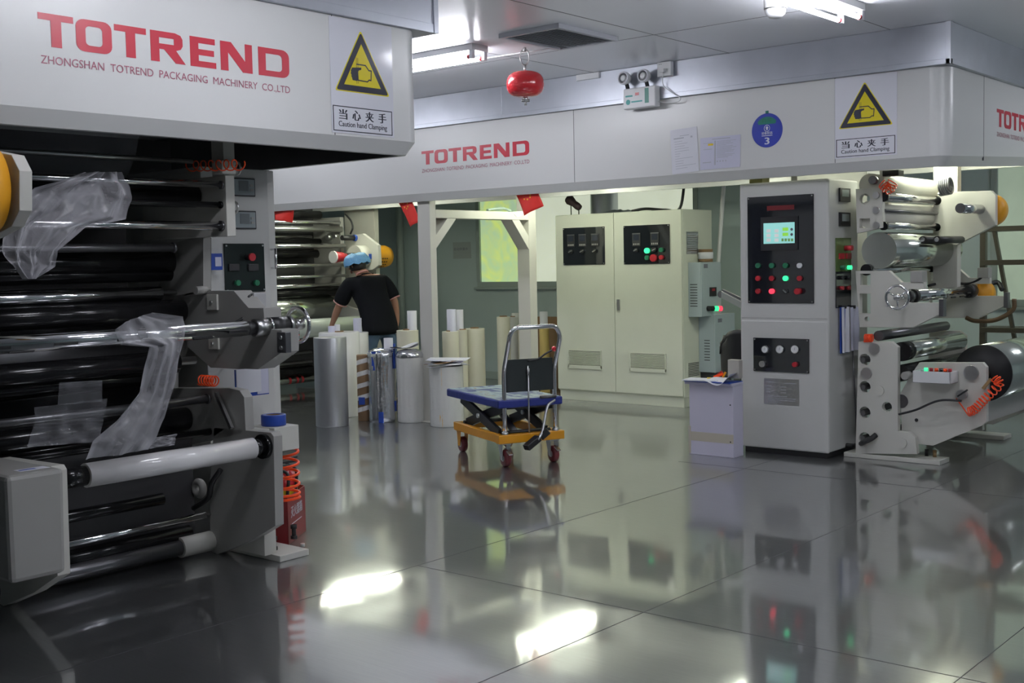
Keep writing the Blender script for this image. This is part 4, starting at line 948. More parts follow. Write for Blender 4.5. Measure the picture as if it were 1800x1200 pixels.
# blue status disc
c = fx(1348.5, 229, XB-.002); rd = fx(1348.5, 199, XB).z-c.z
ds = thing('status_disc', 'blue round status disc with a green field and number 3 on the far hood', 'sign', c-V3((0, 0, rd)))
MB().use(BLUES).cyl((XB-.0005, c.y, c.z), (XB-.004, c.y, c.z), rd, None, 44).build('disc', None, ds)
gp_ = [(rd*.80*math.cos(t), rd*.80*math.sin(t)) for t in [math.radians(a) for a in range(40, 141, 10)]]+[(-.55*rd, .36*rd), (-.2*rd, .36*rd), (.2*rd, .36*rd), (.55*rd, .36*rd)]
MB().use(GREENS).prism([V3((XB-.0041, c.y-y, c.z+z)) for y, z in gp_], (-.0008, 0, 0)).build('green_field', None, ds); bx('hang_tab', GREENS, (XB-.004, XB-.001, c.y-.012, c.y+.012, c.z+rd-.005, c.z+rd+.018), ds, 0)
add_text(MB().use(BTNG), '自带', (XB-.0052, c.y+.3*rd, c.z+.47*rd), UYm, UZ, .62*rd, .24*rd, .0008).build('field_lettering', None, ds)
MB().use(SIGNW).lathe([(.17*rd, 0), (.20*rd, 0), (.20*rd, .001), (.17*rd, .001), (.17*rd, 0)], (XB-.0042, c.y, c.z+.12*rd), (-1, 0, 0), 28, False).build('emblem_ring', None, ds)
MB().use(SIGNW).prism([V3((XB-.0042, c.y-y*rd, c.z+z*rd)) for y, z in ((-.05, .02), (.05, .02), (.05, .13), (.11, .13), (0, .25), (-.11, .13), (-.05, .13))], (-.0008, 0, 0)).build('emblem_arrow', None, ds)
for s_, z, w_, h_ in (('设备状态', -.24, .72, .16),): add_text(MB().use(SIGNW), s_, (XB-.0048, c.y+.36*rd, c.z+z*rd), UYm, UZ, w_*rd, h_*rd, .0006).build('disc_lettering', None, ds)
bx('letter_line', SIGNW, (XB-.0046, XB-.004, c.y-.35*rd, c.y+.35*rd, c.z-.33*rd, c.z-.29*rd), ds, 0)
add_text(MB().use(SIGNW), '3', (XB-.0048, c.y+.14*rd, c.z-.82*rd), UYm, UZ, .28*rd, .40*rd, .003).build('numeral', None, ds)

# emergency twin lamp, socket and its lead on the flashing
XE = XB-.037
a, b = fx(1095, 157, XE-.07), fx(1152, 186, XE-.07)
em = thing('emergency_light', 'white twin-head emergency lamp fixed to the metal band above the far hood', 'emergency light', (XE-.03, (a.y+b.y)/2, b.z))
bd = bx('lamp_body', WHITEP, (XE-.07, XE, b.y, a.y, b.z, a.z), em, .008)
W_, H_ = a.y-b.y, a.z-b.z; XX = XE-.0705
bx('indicator_strip', GREENS, (XX-.001, XX, b.y+W_*.20, b.y+W_*.32, b.z+H_*.2, b.z+H_*.92), em, 0); bx('display', BTNR, (XX-.001, XX, b.y+W_*.50, b.y+W_*.62, b.z+H_*.62, b.z+H_*.76), em, 0)
TEAL = mat('teal_print', (.08, .38, .36), .5)
bx('print_mark', TEAL, (XX-.0008, XX, b.y+W_*.70, b.y+W_*.92, b.z+H_*.58, b.z+H_*.66), em, 0); MB().use(TEAL).cyl((XX-.0008, b.y+W_*.84, b.z+H_*.33), (XX, b.y+W_*.84, b.z+H_*.33), H_*.13).build('print_mark', None, em); bx('print_mark', TEAL, (XX-.0008, XX, b.y+W_*.40, b.y+W_*.74, b.z+H_*.29, b.z+H_*.36), em, 0)
for px, py in ((1099.5, 138), (1134, 133.5)):
    p = fx(px, py, XE-.06); hd = MB().use(WHITEP).lathe([(.0, .07), (.03, .07), (.05, .03), (.052, 0), (.044, -.006), (.040, 0)], (XE-.09, p.y, p.z), (1, 0, 0), 28, False).build('lamp_head', None, em)
    MB().use(CLEARP).torus((XE-.094, p.y, p.z), (1, 0, 0), .045, .007, 28, 8).build('lamp_rim', None, hd); MB().use(WHITEP).lathe([(0, -.004), (.018, -.004), (.026, .0), (.0, .004)], (XE-.094, p.y, p.z), (1, 0, 0), 20, False).build('reflector', None, hd); MB().use(DSTEEL).lathe([(.026, .0), (.040, .003)], (XE-.092, p.y, p.z), (1, 0, 0), 24, False).build('reflector_ring', None, hd)
    MB().use(BLACK).bar((XE-.045, p.y-.012, a.z-.002), (XE-.06, p.y-.012, p.z-.045), .02, .025).build('swivel', None, em)
a, b = fx(1158, 111, XE-.02), fx(1182, 133, XE-.02)
so = thing('wall_socket', 'small white socket box at the ceiling edge right of the emergency lamp', 'socket', (XE-.02, (a.y+b.y)/2, b.z))
bx('socket_box', WHITEP, (XE-.045, XE, b.y, a.y, b.z, a.z), so, .004); p = fx(1166, 121, XE-.05); bx('plug', WHITEP, (XE-.08, XE-.045, p.y-.02, p.y+.02, p.z-.03, p.z), so, .004)
for dy in (.02, .035): bx('socket_hole', BLACK, (XE-.046, XE-.045, a.y-dy-.004, a.y-dy, a.z-.02, a.z-.012), so, 0)
o = tb('lamp_lead', WHITEP, smooth_path([(XE-.06, p.y, p.z-.03), fx(1166, 150, XE-.02), fx(1185, 165, XE-.01), fx(1196, 172, XE-.01), fx(1190, 179, XE-.01), fx(1172, 180, XE-.01), fx(1152, 178, XE-.03)]), .004); tag(o, 'thin white lead looping from the socket to the emergency lamp', 'cord')

# ceiling vent, hanging red ball, dome camera
vt = thing('ceiling_vent', 'square louvred air vent in the ceiling above the red hanging ball', 'vent', (6.5, 4.97, CEIL-.03))
x0, x1, y0, y1 = 6.16, 6.83, 4.72, 5.23; t = .03
VENTM = mat('vent_paint', (.45, .46, .50), .45)
mb = MB().use(VENTM); mb.box(x0, x1, y0, y0+t, CEIL-.03, CEIL).box(x0, x1, y1-t, y1, CEIL-.03, CEIL).box(x0, x0+t, y0+t, y1-t, CEIL-.03, CEIL).box(x1-t, x1, y0+t, y1-t, CEIL-.03, CEIL); mb.build('vent_frame', None, vt, .002)
mb = MB().use(VENTM)
for i in range(15): y = y0+t+.012+i*.0305; mb.obox(((x0+x1)/2, y, CEIL-.016), ((x1-x0)/2-t, 0, 0), (0, .012, .006), (0, -.0008, .0016))
mb.build('louvres', None, vt); bx('vent_backing', mat('vent_dark', (.14, .14, .16), .6), (x0+t, x1-t, y0+t, y1-t, CEIL-.003, CEIL), vt, 0)
hk = fz(922, 84, CEIL); px_, py_ = hk.x, hk.y
zc = hgt(hk, 148); fb2 = thing('fire_ball', 'glossy red fire extinguisher ball hanging by a hook from the ceiling', 'fire extinguisher', (px_, py_, zc-.14))
MB().use(RED).lathe([(0, -.092), (.06, -.092), (.108, -.078), (.134, -.042), (.138, 0), (.134, .042), (.108, .078), (.06, .092), (0, .092)], (px_, py_, zc), (0, 0, 1), 40).build('ball', None, fb2, sub=1)
MB().use(STEEL).cyl((px_, py_, zc-.12), (px_, py_, zc-.085), .016).cyl((px_, py_, zc-.15), (px_, py_, zc-.12), .009).cyl((px_-.02, py_+.02, zc-.115), (px_+.02, py_-.02, zc-.115), .011).build('sprinkler_valve', None, fb2)
MB().use(STEEL).cyl((px_, py_, zc+.085), (px_, py_, zc+.135), .009).build('neck', None, fb2)
zt_ = CEIL-.01; mb = MB().use(STEEL); d = V3((RT.x, RT.y, 0)).normalized(); mid = (zc+.135+zt_)/2
mb.tube([V3((px_, py_, mid))+d*.032*math.cos(t_)+V3((0, 0, (zt_-zc-.135)/2*math.sin(t_))) for t_ in [2*PI*i/28 for i in range(28)]], .005, 8, True); mb.build('hanging_ring', None, fb2); MB().use(STEEL).cyl((px_, py_, CEIL-.03), (px_, py_, CEIL), .012).build('ceiling_hook', None, fb2)
a, b = fz(808, 113, CEIL-.02), fz(975, 88, CEIL-.02); o = tb('ceiling_wire', WHITEP, [(a.x, a.y, CEIL-.004), (b.x, b.y, CEIL-.004)], .004); tag(o, 'thin white wire along the ceiling from the tube light past the red ball', 'wire')
p = fz(1363, 6, CEIL-.08); dm = thing('dome_camera', 'white dome camera on the ceiling beside the tube light at the top', 'camera', (p.x, p.y, CEIL-.17))
MB().use(WHITEP).lathe([(.062, .17), (.066, .13), (.066, .06), (.0, .06)], (p.x, p.y, CEIL-.17), (0, 0, 1), 28, False).build('housing', None, dm); MB().use(WHITEP).lathe([(.060, .06), (.055, .03), (.035, .008), (0, 0)], (p.x, p.y, CEIL-.17), (0, 0, 1), 28, False).build('dome', None, dm); MB().use(STEEL).torus((p.x, p.y, CEIL-.11), (0, 0, 1), .062, .004).build('seam_ring', None, dm)

# little red flags hanging from the lip of the far hood
def flag(label, px, stars=True, X=8.105):
    P = [fx(x, y, X) for x, y in px]          # top left, top right, bottom right, bottom left
    r = thing('flag', label, 'flag', (P[2]+P[3])/2, 'small red flags along the far hood'); f = lambda u, v: (P[0].lerp(P[1], u)).lerp(P[3].lerp(P[2], u), v)+V3((.012*math.sin(u*5+v*3)-.006, 0, 0))
    MB().use(FLAGR).grid(f, 10, 10).build('flag_cloth', None, r, thick=.002)
    if stars:
        for i, (u, v, s_) in enumerate(((.28, .14, .030), (.28, .36, .010), (.45, .42, .010), (.62, .36, .010), (.66, .24, .010))):
            if stars == 2 and i == 0: continue
            c = f(u, v); mb = MB().use(FLAGY); pts = []
            for k in range(10): q = PI/2+k*PI/5; rr_ = s_ if k % 2 == 0 else s_*.42; pts.append(c+V3((-.005, -rr_*math.cos(q), rr_*math.sin(q))))
            mb.prism(pts, (-.001, 0, 0)).build('star', None, r)
flag('small red flag with yellow stars hanging under the far hood left of the portal frame', [(696, 347), (724, 346), (737, 389), (722, 399)])
flag('small red flag with yellow stars hanging in front of the portal frame and window', [(906, 338), (945, 332), (955, 362), (922, 379)], 2)
flag('plain red flag hanging beside the left machine\'s control cabinet', [(480, 364), (520, 361), (513, 391), (484, 386)], False)

# ------------------------------------------------------------------ portal frame under the far hood
XQ, Y0q, Y1q = 8.10, 7.77, 7.93
pf = thing('portal_frame', 'cream steel portal frame with braced corners standing under the far hood', 'frame', (8.9, 7.85, 0))
e1 = fy(767, 420, Y0q).x; e2, e3 = fy(930.5, 450, Y0q).x, fy(943, 450, Y0q).x; zb1, zb0 = fy(766, 368, Y0q).z, fy(766, 383, Y0q).z
bx('post', CREAM, (XQ, e1, Y0q, Y1q, 0, 2.36), pf); bx('post', CREAM, (e2, e3, Y0q, Y1q, 0, 2.36), pf); bx('beam', CREAM, (e1, e2, Y0q, Y1q, zb0, zb1), pf)
A, B = fy(766, 427, Y0q), fy(795, 384, Y0q); A2, B2 = fy(931, 428, Y0q), fy(906, 384, Y0q)
for P_, Q_ in ((A, B), (A2, B2)):
    d = (Q_-P_).normalized(); P_ = P_-d*.04; Q_ = Q_+d*.04; yv = V3((0, Y1q-Y0q-.01, 0)); m_ = (P_+Q_)/2+yv/2+V3((0, .005, 0))
    MB().use(CREAM).obox(m_, (Q_-P_)/2, yv/2, d.cross(V3((0, 1, 0)))*.045).build('brace', None, pf, .003)
for x in (XQ, e2): bx('base_plate', CREAM, (x-.05, x+.16, Y0q-.05, Y1q+.05, .001, .012), pf)
p = fy(885, 366, Y0q+.05); o = tb('cable_bundle', mat('green_grey_cable', (.25, .33, .28), .5), smooth_path([(p.x-.25, p.y, zb1+.012), (p.x-.1, p.y+.02, zb1+.03), (p.x, p.y, zb1+.035), (p.x+.12, p.y+.01, zb1+.012)]), .013); tag(o, 'grey-green cable bundle lying on the beam of the portal frame', 'cable')
p = fy(908, 374, Y0q-.004); o = MB().use(PAPER).prism([fy(x, y, Y0q-.004) for x, y in ((900, 372), (921, 371), (919, 378), (909, 382))], (0, -.001, 0)).build('folded_paper', None, None); tag(o, 'scrap of folded white paper tucked on the portal frame beam by the flag', 'paper')
a, b = fx(796, 426, XW-.004), fx(828, 454, XW-.004); nt_ = thing('paper_notice', 'pale notice with a line of dark print on the back wall left of the window', 'paper', (XW-.003, (a.y+b.y)/2, b.z))
bx('sheet', mat('wall_notice_paper', (.38, .42, .42), .6), (XW-.004, XW-.001, b.y, a.y, b.z, a.z), nt_, 0); H_ = a.z-b.z; add_text(MB().use(INK), '自动供墨水', (XW-.005, a.y-.02, b.z+H_*.5), UYm, UZ, (a.y-b.y)*.78, H_*.17).build('print', None, nt_, kind='stuff')

# ------------------------------------------------------------------ film rolls standing on the floor
def away(p): d = V3((p.x, p.y, 0)); return d.normalized()
def stand_roll(label, pxl, pxr, pyb, pyt, m, core=True, z0=0, crumple=0, prof=None, group='film rolls standing on the floor', seg=36, dist=None):
    xc = (pxl+pxr)/2
    p = fz(xc, pyb, 0) if dist is None else dist
    r = abs(pxr-pxl)/2*(p-V3((0, 0, EYE))).dot(FW)/FOC; c = p+away(p)*r; r *= 1.02
    c = V3((c.x, c.y, 0)); h = hgt(p, pyt)
    o = thing('film_roll', label, 'film roll', c, group)
    pr = prof(r, h) if prof else [(r*.985, z0), (r, z0+.006), (r, h-.006), (r*.985, h)]
    if crumple:
        q_ = []
        for (ra, ha), (rb, hb) in zip(pr, pr[1:]):
            nn = max(1, int(abs(hb-ha)/.03)); q_ += [(ra+(rb-ra)*k/nn, ha+(hb-ha)*k/nn) for k in range(nn)]
        pr = q_+[pr[-1]]; seg = 72
    mb_ = MB().use(m).lathe(pr, c, (0, 0, 1), seg)
    if crumple:
        for v_ in mb_.bm.verts:
            d_ = v_.co-c; d_.z = 0
            if d_.length > .01 and v_.co.z > .004:
                d_.normalize(); v_.co += d_*crumple*(noise.noise(V3((d_.x*7, d_.y*7, v_.co.z*2.5)))+.5*noise.noise(V3((d_.x*16, d_.y*16, v_.co.z*14))))
    mb_.build('film_winding', None, o)
    if core: MB().use(CARD).lathe([(.040, h-.02), (.040, h+.012), (.046, h+.012), (.046, h-.02)], c, (0, 0, 1), 24, False).build('paper_core', None, o)
    return o, c, r, h
def tag_tube(label, c, h, pxl, pxr, pyt, m=PAPER, tilt=.0, dx=0):
    """a rolled sheet of paper stuck in the core of a film roll"""
    k = (V3((c.x, c.y, h-EYE))).dot(FW); r = (pxr-pxl)/2*k/FOC; px = (pxl+pxr)/2
    d0 = V3((c.x, c.y, h-EYE)); cx0 = 900+FOC*d0.dot(RT)/k; p = V3((c.x, c.y, h))+V3((RT.x, RT.y, 0)).normalized()*(px-cx0)*k/FOC
    z1 = hgt(p, pyt)
    o = MB().use(m).lathe([(r, -.05), (r*1.02, z1-h), (r*.97, z1-h), (r*.94, -.05), (r, -.05)], p, (tilt, 0, 1), 20, False).build('rolled_paper', None, None); tag(o, label, 'paper', 'rolled paper tags in the film rolls'); return o
R1, c1_, r1_, h1_ = stand_roll('shiny grey foil roll standing frontmost at the left of the group', 556, 613, 751, 594, ROLLG, core=False)
R2, c2_, r2_, h2_ = stand_roll('white film roll right behind the shiny grey foil roll', 565, 636, 734, 585, ROLLW, prof=lambda r, h: [(r*.98, 0), (r, .01), (r, h-.01), (r*.96, h)])
tag_tube('white paper tube nearest the left in the white roll behind the grey foil roll', c2_, h2_, 577, 591, 573, PAPERB); tag_tube('white paper tube standing just right of the first one behind the grey foil roll', c2_, h2_, 588.5, 598, 570, PAPER)
R2b, c2b, r2b, h2b = stand_roll('white film roll standing behind the brown card roll with stripes', 600, 650, 722, 585, ROLLW, dist=fz(626, 722, 0))
R3, c3_, r3_, h3_ = stand_roll('short brown card roll with white spiral stripes beside the blue-taped roll', 630, 655, 740, 624, CARD, core=False)
pts = [V3((c3_.x+r3_*1.01*math.cos(t_), c3_.y+r3_*1.01*math.sin(t_), .03+t_/(2*PI)*.115)) for t_ in [i*.25 for i in range(int(2*PI*5.0/.25))]]
mb = MB().use(ROLLW)
for a_, b_ in zip(pts, pts[1:]): mb.quad(a_, b_, b_+V3((0, 0, .045)), a_+V3((0, 0, .045)), True)
mb.build('spiral_stripe', None, R3)
tag_tube('white paper tube in the white roll behind the striped brown roll', c2b, h2b, 621.5, 636, 559, PAPERB)
mb = MB().use(BLUE).obox(c3_+V3((0, 0, hgt(c3_, 703)))+away(c3_)*-r3_*1.0-V3((RT.x, RT.y, 0))*.03, V3((RT.x, RT.y, 0))*.03, away(c3_)*.012, (0, 0, .035)); mb.build('blue_tape', None, R3)
crk = lambda r, h: [(r*.97, 0), (r, .012), (r*1.0, h-.07), (r*1.02, h-.035), (r*.9, h-.01), (r*.55, h+.012), (r*.3, h+.0), (0, h+.004)]
R4, c4_, r4_, h4_ = stand_roll('foil-wrapped roll held by blue tape strips, in the middle of the group', 650, 698, 743, 616, FOIL, core=False, prof=crk, crumple=.008)
u_ = V3((RT.x, RT.y, 0)).normalized(); n_ = away(c4_)
for ang, z_, hh, ww in ((-.6, h4_-.10, .09, .024), (1.15, h4_-.06, .12, .016), (-.15, .05, .055, .024), (-.85, .34, .03, .014), (1.2, .15, .05, .012)):
    d_ = -n_*math.cos(ang)+u_*math.sin(ang); MB().use(BLUE).obox(c4_+d_*r4_*1.012+V3((0, 0, z_)), d_.cross(V3((0, 0, 1)))*ww, d_*.003, (0, 0, hh)).build('tape_strip', None, R4)
for k in range(5): t_ = k*1.25; d_ = V3((math.cos(t_), math.sin(t_), 0)); MB().use(BLUE).bar(c4_+d_*.02+V3((0, 0, h4_+.012)), c4_+d_*r4_*.95+V3((0, 0, h4_-.012)), .03, .004).build('tape_strip', None, R4)
tag_tube('white paper tag with a dark picture sticking up from the blue-taped foil roll', c4_, h4_, 675, 691, 594, PAPER)
R5, c5_, r5_, h5_ = stand_roll('white plastic-wrapped roll with a crumpled foil top in front of the portal post', 700, 748, 743.5, 618, WRAP, core=False, prof=crk, crumple=.006)
MB().use(FOIL).lathe([(r5_*1.03, h5_-.06), (r5_*1.06, h5_-.035), (r5_*.9, h5_+.0), (r5_*.4, h5_+.02), (0, h5_+.016)], c5_, (0, 0, 1), 30, False).build('foil_top', None, R5)
R6, c6_, r6_, h6_ = stand_roll('cream roll behind the plastic-wrapped roll with a card core on top', 701, 739, 741, 581, ROLLC, dist=fz(720, 725, 0))
tag_tube('white paper tube in the cream roll left of the portal post', c6_, h6_, 716.5, 733, 546)
R7, c7_, r7_, h7_ = stand_roll('white-wrapped roll with a vertical yellow tape and black scrawl beside the trolley', 757, 816, 751, 645, WRAP, core=False, crumple=.006)
yw = [fx(774, 650, c7_.x)]; ang = math.asin(max(-1, min(1, (776-786)/29.5)))
d_ = -away(c7_)*math.cos(ang)+u_*math.sin(ang); MB().use(mat('yellow_tape', (.72, .42, .04), .4)).obox(c7_+d_*r7_*1.006+V3((0, 0, h7_/2)), d_.cross(V3((0, 0, 1)))*.013, d_*.002, (0, 0, h7_/2-.004)).build('tape_strip', None, R7)
def on_roll(c, r, ang, z): d = -away(c)*math.cos(ang)+u_*math.sin(ang); return c+d*r*1.008+V3((0, 0, z))
for L in ([(-.95, .46), (-.9, .52), (-.85, .36), (-.88, .26), (-.95, .22)], [(-1.0, .38), (-.8, .44)], [(-.95, .16), (-.8, .17), (-.85, .12), (-.95, .13)], [(-.95, .07), (-.8, .09), (-.78, .05), (-.93, .03)]):
    MB().use(INK).tube([on_roll(c7_, r7_, a_, z_) for a_, z_ in L], .0022, 6).build('scrawl', None, R7)
pp = thing('paper_stack', 'untidy stack of printed sheets and film samples on the yellow-taped roll', 'papers', c7_+V3((0, 0, h7_)))
for i, (a_, w_, l_, m_) in enumerate(((.2, .17, .13, PAPER), (.55, .19, .10, INKL), (-.1, .15, .13, PAPER), (.8, .15, .12, CARD), (.1, .16, .12, PAPERB), (-.3, .2, .07, PAPER))):
    v1 = V3((math.cos(a_+YAW), math.sin(a_+YAW), 0)); v2 = V3((-v1.y, v1.x, 0)); MB().use(m_).obox(c7_+V3((0, 0, h7_+.006+.010*i))+v1*.02*(i-2), v1*l_+V3((0, 0, .008*(i % 3-1))), v2*w_+V3((0, 0, .012*((i*2) % 3-1))), V3((0, 0, .0016))).build('sheet', None, pp)
pw = thing('loose_sheets', 'curled white sheets lying across the blue-taped and plastic-wrapped rolls', 'papers', c5_+V3((0, 0, h5_+.02)))
for k in range(2):
    base = c5_+V3((0, 0, h5_+.03+.012*k))-u_*.06; MB().use(PAPER).grid(lambda u, v: base+u_*(-.13+.27*u)+away(c5_)*(-.08+.15*v)+V3((0, 0, .03*u*u+.012*math.sin(u*6+k+v*2)-.01*(1-u))), 12, 6).build('sheet', None, pw)
# second row against the frame and the group by the wall
R8, c8_, r8_, h8_ = stand_roll('slim cream roll with two paper tubes right of the portal post', 781, 810, 735, 583, ROLLC, dist=fz(795, 716, 0))
tag_tube('left one of the two white paper tubes right of the portal post', c8_, h8_, 786, 802, 543.5, PAPERB)
R9, c9_, r9_, h9_ = stand_roll('narrow cream roll half hidden between the slim roll and the square-looking bundle', 806, 824, 735, 580, ROLLC, dist=fz(815, 708, 0))
tag_tube('right one of the two white paper tubes right of the portal post', c9_, h9_, 802.5, 815, 544)
R10, c10_, r10_, h10_ = stand_roll('thick cream roll with a loose plastic edge, rightmost of those beside the portal post', 819, 854, 735, 578, ROLLC, dist=fz(837, 706, 0))
for i_, (lab, l, r_, top, m_) in enumerate((('pale cream roll, leftmost of the group by the back wall', 876, 899, 557, ROLLC), ('cloudy plastic-sleeved roll, second from left by the back wall', 898, 915, 557, WRAP),
                            ('cream roll behind the trolley handle with a wide paper tube', 913, 938, 571, ROLLC), ('yellowish roll behind the trolley handle', 936, 953, 571, ROLLY), ('amber-streaked roll behind the right side of the trolley handle', 950, 967, 573, ROLLY), ('narrow cream roll, rightmost by the big cabinet', 964, 977, 574, ROLLC))):
    o, c_, r__, h_ = stand_roll(lab, l, r_, 700, top, m_, dist=fz((l+r_)/2, 690-9*(i_ % 2), 0), group='film rolls by the back wall')
    if 'cream roll behind the trolley' in lab: tag_tube('wide white paper tube in front of the right portal post', c_, h_, 917, 935, 541)
    if 'amber' in lab: tag_tube('white paper tube left of the big cabinet', c_, h_, 949, 963, 547.5)
    if 'cloudy' in lab: tag_tube('cloudy film tube on the second roll by the back wall', c_, h_, 899, 912, 550, WRAP)
    if 'leftmost' in lab:
        p_ = c_-away(c_)*r__*1.01+V3((0, 0, hgt(c_, 612)))+u_*r__*.6; MB().use(BLUE).obox(p_, u_*.015, away(c_)*.02, (0, 0, .022)).build('blue_tape', None, o)
p = fx(975, 600, 10.9); o = bx('cardboard_sheet', CARD, (10.9, 10.96, 8.15, 8.75, 0, hgt(V3((10.9, 8.4, 0)), 557))); tag(o, 'brown cardboard leaning piece behind the rolls beside the big cabinet', 'cardboard')

# ------------------------------------------------------------------ rear cabinet and the boxes beside it
XR = 10.24; ry1, ry0 = 7.937, 6.340; rz = 2.0; rxe = 10.82
rc = thing('control_cabinet', 'wide pale green-white two-door control cabinet at the back with two black panels', 'cabinet', (10.5, 7.14, 0))
bx('cabinet_body', REARP, (XR+.012, rxe, ry0, ry1, .10, rz), rc, .006); bx('plinth', REARP, (XR+.02, rxe, ry0+.01, ry1-.01, 0, .10), rc)
ys_ = fx(1081, 500, XR).y
for nm, a_, b_ in (('left', ys_+.002, ry1-.004), ('right', ry0+.004, ys_-.002)):
    d_ = bx('door', REARP, (XR-.012, XR+.012, a_, b_, .115, rz-.004), rc, .006)
    q = ((990, 401, 1064, 464.5) if nm == 'left' else (1096.5, 397, 1178, 463)); XD = XR-.012
    pn = onX('instrument_panel', GLOSSB, *q, XD, d_)
    A_, B_ = fx(q[0], q[1], XD), fx(q[2], q[3], XD); screws(pn, XD-.008, A_, B_); W_, H_ = A_.y-B_.y, A_.z-B_.z
    for i, u in enumerate(((.20, .48, .78) if nm == 'left' else (.29, .69))):
        y, z = A_.y-W_*u, A_.z-H_*(.33 if nm == 'left' else .35)
        mt = bx('temperature_meter', BLACK, (XD-.016, XD-.008, y-.05, y+.05, z-.075, z+.06), pn); bx('meter_rim', DSTEEL, (XD-.0165, XD-.016, y-.05, y+.05, z+.05, z+.058), mt, 0); bx('meter_window', mat('meter_window', (.03, .035, .05), .1) if 'meter_window' not in bpy.data.materials else bpy.data.materials['meter_window'], (XD-.017, XD-.016, y-.035, y+.035, z-.015, z+.045), mt, 0)
        for k in range(4): bx('meter_key', GREYP, (XD-.018, XD-.016, y-.038+.021*k, y-.026+.021*k, z-.062, z-.045), mt, 0)
        zz = A_.z-H_*.64; kn = cy('selector_switch', BLACK, (XD-.03, y, zz), (XD-.008, y, zz), .022, pn); MB().use(STEEL).bar((XD-.033, y+.022, zz-.008), (XD-.033, y-.022, zz+.010), .01, .008, (1, 0, 0)).build('switch_lever', None, kn)
    if nm == 'right':
        for u, v, m_, r_ in ((.53, .66, LEDG, .028), (.67, .64, BLACK, .024), (.84, .65, BTNG, .024), (.53, .84, BTNG, .024), (.67, .85, BTNR, .038), (.84, .84, BTNR, .024)):
            y, z = A_.y-W_*u, A_.z-H_*v; cy('push_button', m_, (XD-.035, y, z), (XD-.008, y, z), r_, pn)
        k_ = onX('lock_handle', STEEL, 1085, 526, 1090, 545, XD, d_, .012); 
    q = (999, 614, 1058, 648) if nm == 'left' else (1107, 619, 1171.5, 654); A_, B_ = fx(q[0], q[1], XD), fx(q[2], q[3], XD)
    vg = MB().use(REARP); z = B_.z
    vg.box(XD-.012, XD, B_.y, A_.y, B_.z-.01, B_.z+.03).box(XD-.012, XD, B_.y, B_.y+.012, B_.z, A_.z).box(XD-.012, XD, A_.y-.012, A_.y, B_.z, A_.z).box(XD-.012, XD, B_.y, A_.y, A_.z-.008, A_.z); vo = vg.build('vent_grille', None, d_, .001); bx('vent_back', DARKIN, (XD-.002, XD-.0005, B_.y+.012, A_.y-.012, B_.z+.03, A_.z-.008), vo, 0)
    sl = MB().use(REARP); n_s = 12
    for i in range(n_s): z = B_.z+.035+(A_.z-B_.z-.045)*i/n_s; sl.obox((XD-.007, (A_.y+B_.y)/2, z+.004), (.005, 0, -.003), (0, (A_.y-B_.y)/2-.012, 0), (.0012, 0, .0022))
    sl.build('vent_slats', None, vo)
o = onY('side_plate', STEEL, 1206, 407, 1227, 446, ry0, rc, .003, 0, 0); mb = MB().use(INKL); A_, B_ = fy(1206, 407, ry0), fy(1227, 446, ry0)
for i in range(9): mb.box(A_.x+.02, B_.x-.03, ry0-.0036, ry0-.003, A_.z-.03-.022*i, A_.z-.022-.022*i)
mb.build('plate_print', None, o, kind='stuff')
o = onY('side_vent', REARP, 1208, 638, 1229, 664, ry0, rc, .006, 0, 0); A_, B_ = fy(1208, 638, ry0), fy(1229, 664, ry0); mb = MB().use(DARKIN)
for i in range(9): mb.box(A_.x+.01, B_.x-.01, ry0-.0066, ry0-.006, A_.z-.012-.016*i, A_.z-.004-.016*i)
mb.build('vent_slots', None, o, kind='stuff')
# things on top of and beside it
q = fx(1065, 366, XR+.2); o = MB().use(FOIL).grid(lambda u, v: V3((XR+.08+.3*v, fx(1055, 366, XR+.2).y+(fx(1118, 366, XR+.2).y-fx(1055, 366, XR+.2).y)*u, rz+.003+.04*math.sin(u*PI)*(.6+.8*abs(noise.noise(V3((u*6, v*5, 1)))))*math.sin(v*PI))), 26, 12).build('crumpled_foil', None, None); tag(o, 'crumpled silvery foil sheet lying on top of the big rear cabinet', 'foil')
o = tb('cable', BLACK, smooth_path([(XR+.15, fx(1110, 360, XR+.15).y, rz+.010), (XR+.2, fx(1135, 360, XR+.2).y, rz+.03), (XR+.3, fx(1170, 360, XR+.3).y, rz+.012), (XR+.25, fx(1195, 360, XR+.25).y, rz+.02), (XR+.3, fx(1205, 360, XR+.3).y, rz+.35)]), .015); tag(o, 'black cable trailing over the right half of the big rear cabinet', 'cable')
dk = thing('spot_lamp', 'dark angled lamp on two thin legs on top of the big rear cabinet', 'lamp', (XR+.12, fx(1010, 370, XR+.12).y, rz))
a_, b_, c_ = fx(1001, 353, XR+.12), fx(1010, 358, XR+.12), fx(1020, 368, XR+.12); DKM = mat('dark_maroon', (.03, .012, .016), .5)
MB().use(DKM).lathe([(0, 0), (.045, .0), (.055, .03), (.045, .07), (.036, .10), (.04, .15), (.034, .19), (.0, .195)], a_+V3((0, .02, .025)), (c_-a_), 20).build('lamp_shade', None, dk)
MB().use(BLACK).cyl(V3((XR+.12, a_.y-.02, rz)), b_+V3((0, .05, 0)), .006).build('lamp_leg', None, dk); MB().use(BLACK).cyl(V3((XR+.12, c_.y+.02, rz)), c_+V3((0, .02, .01)), .006).build('lamp_leg', None, dk)
p = fx(1062, 350, 11.3); o = cy('air_duct', GALV, (11.3, p.y, 1.75), (11.3, p.y, CEIL), .16, seg=36); tag(o, 'round grey metal duct rising behind the big rear cabinet before the window', 'duct')
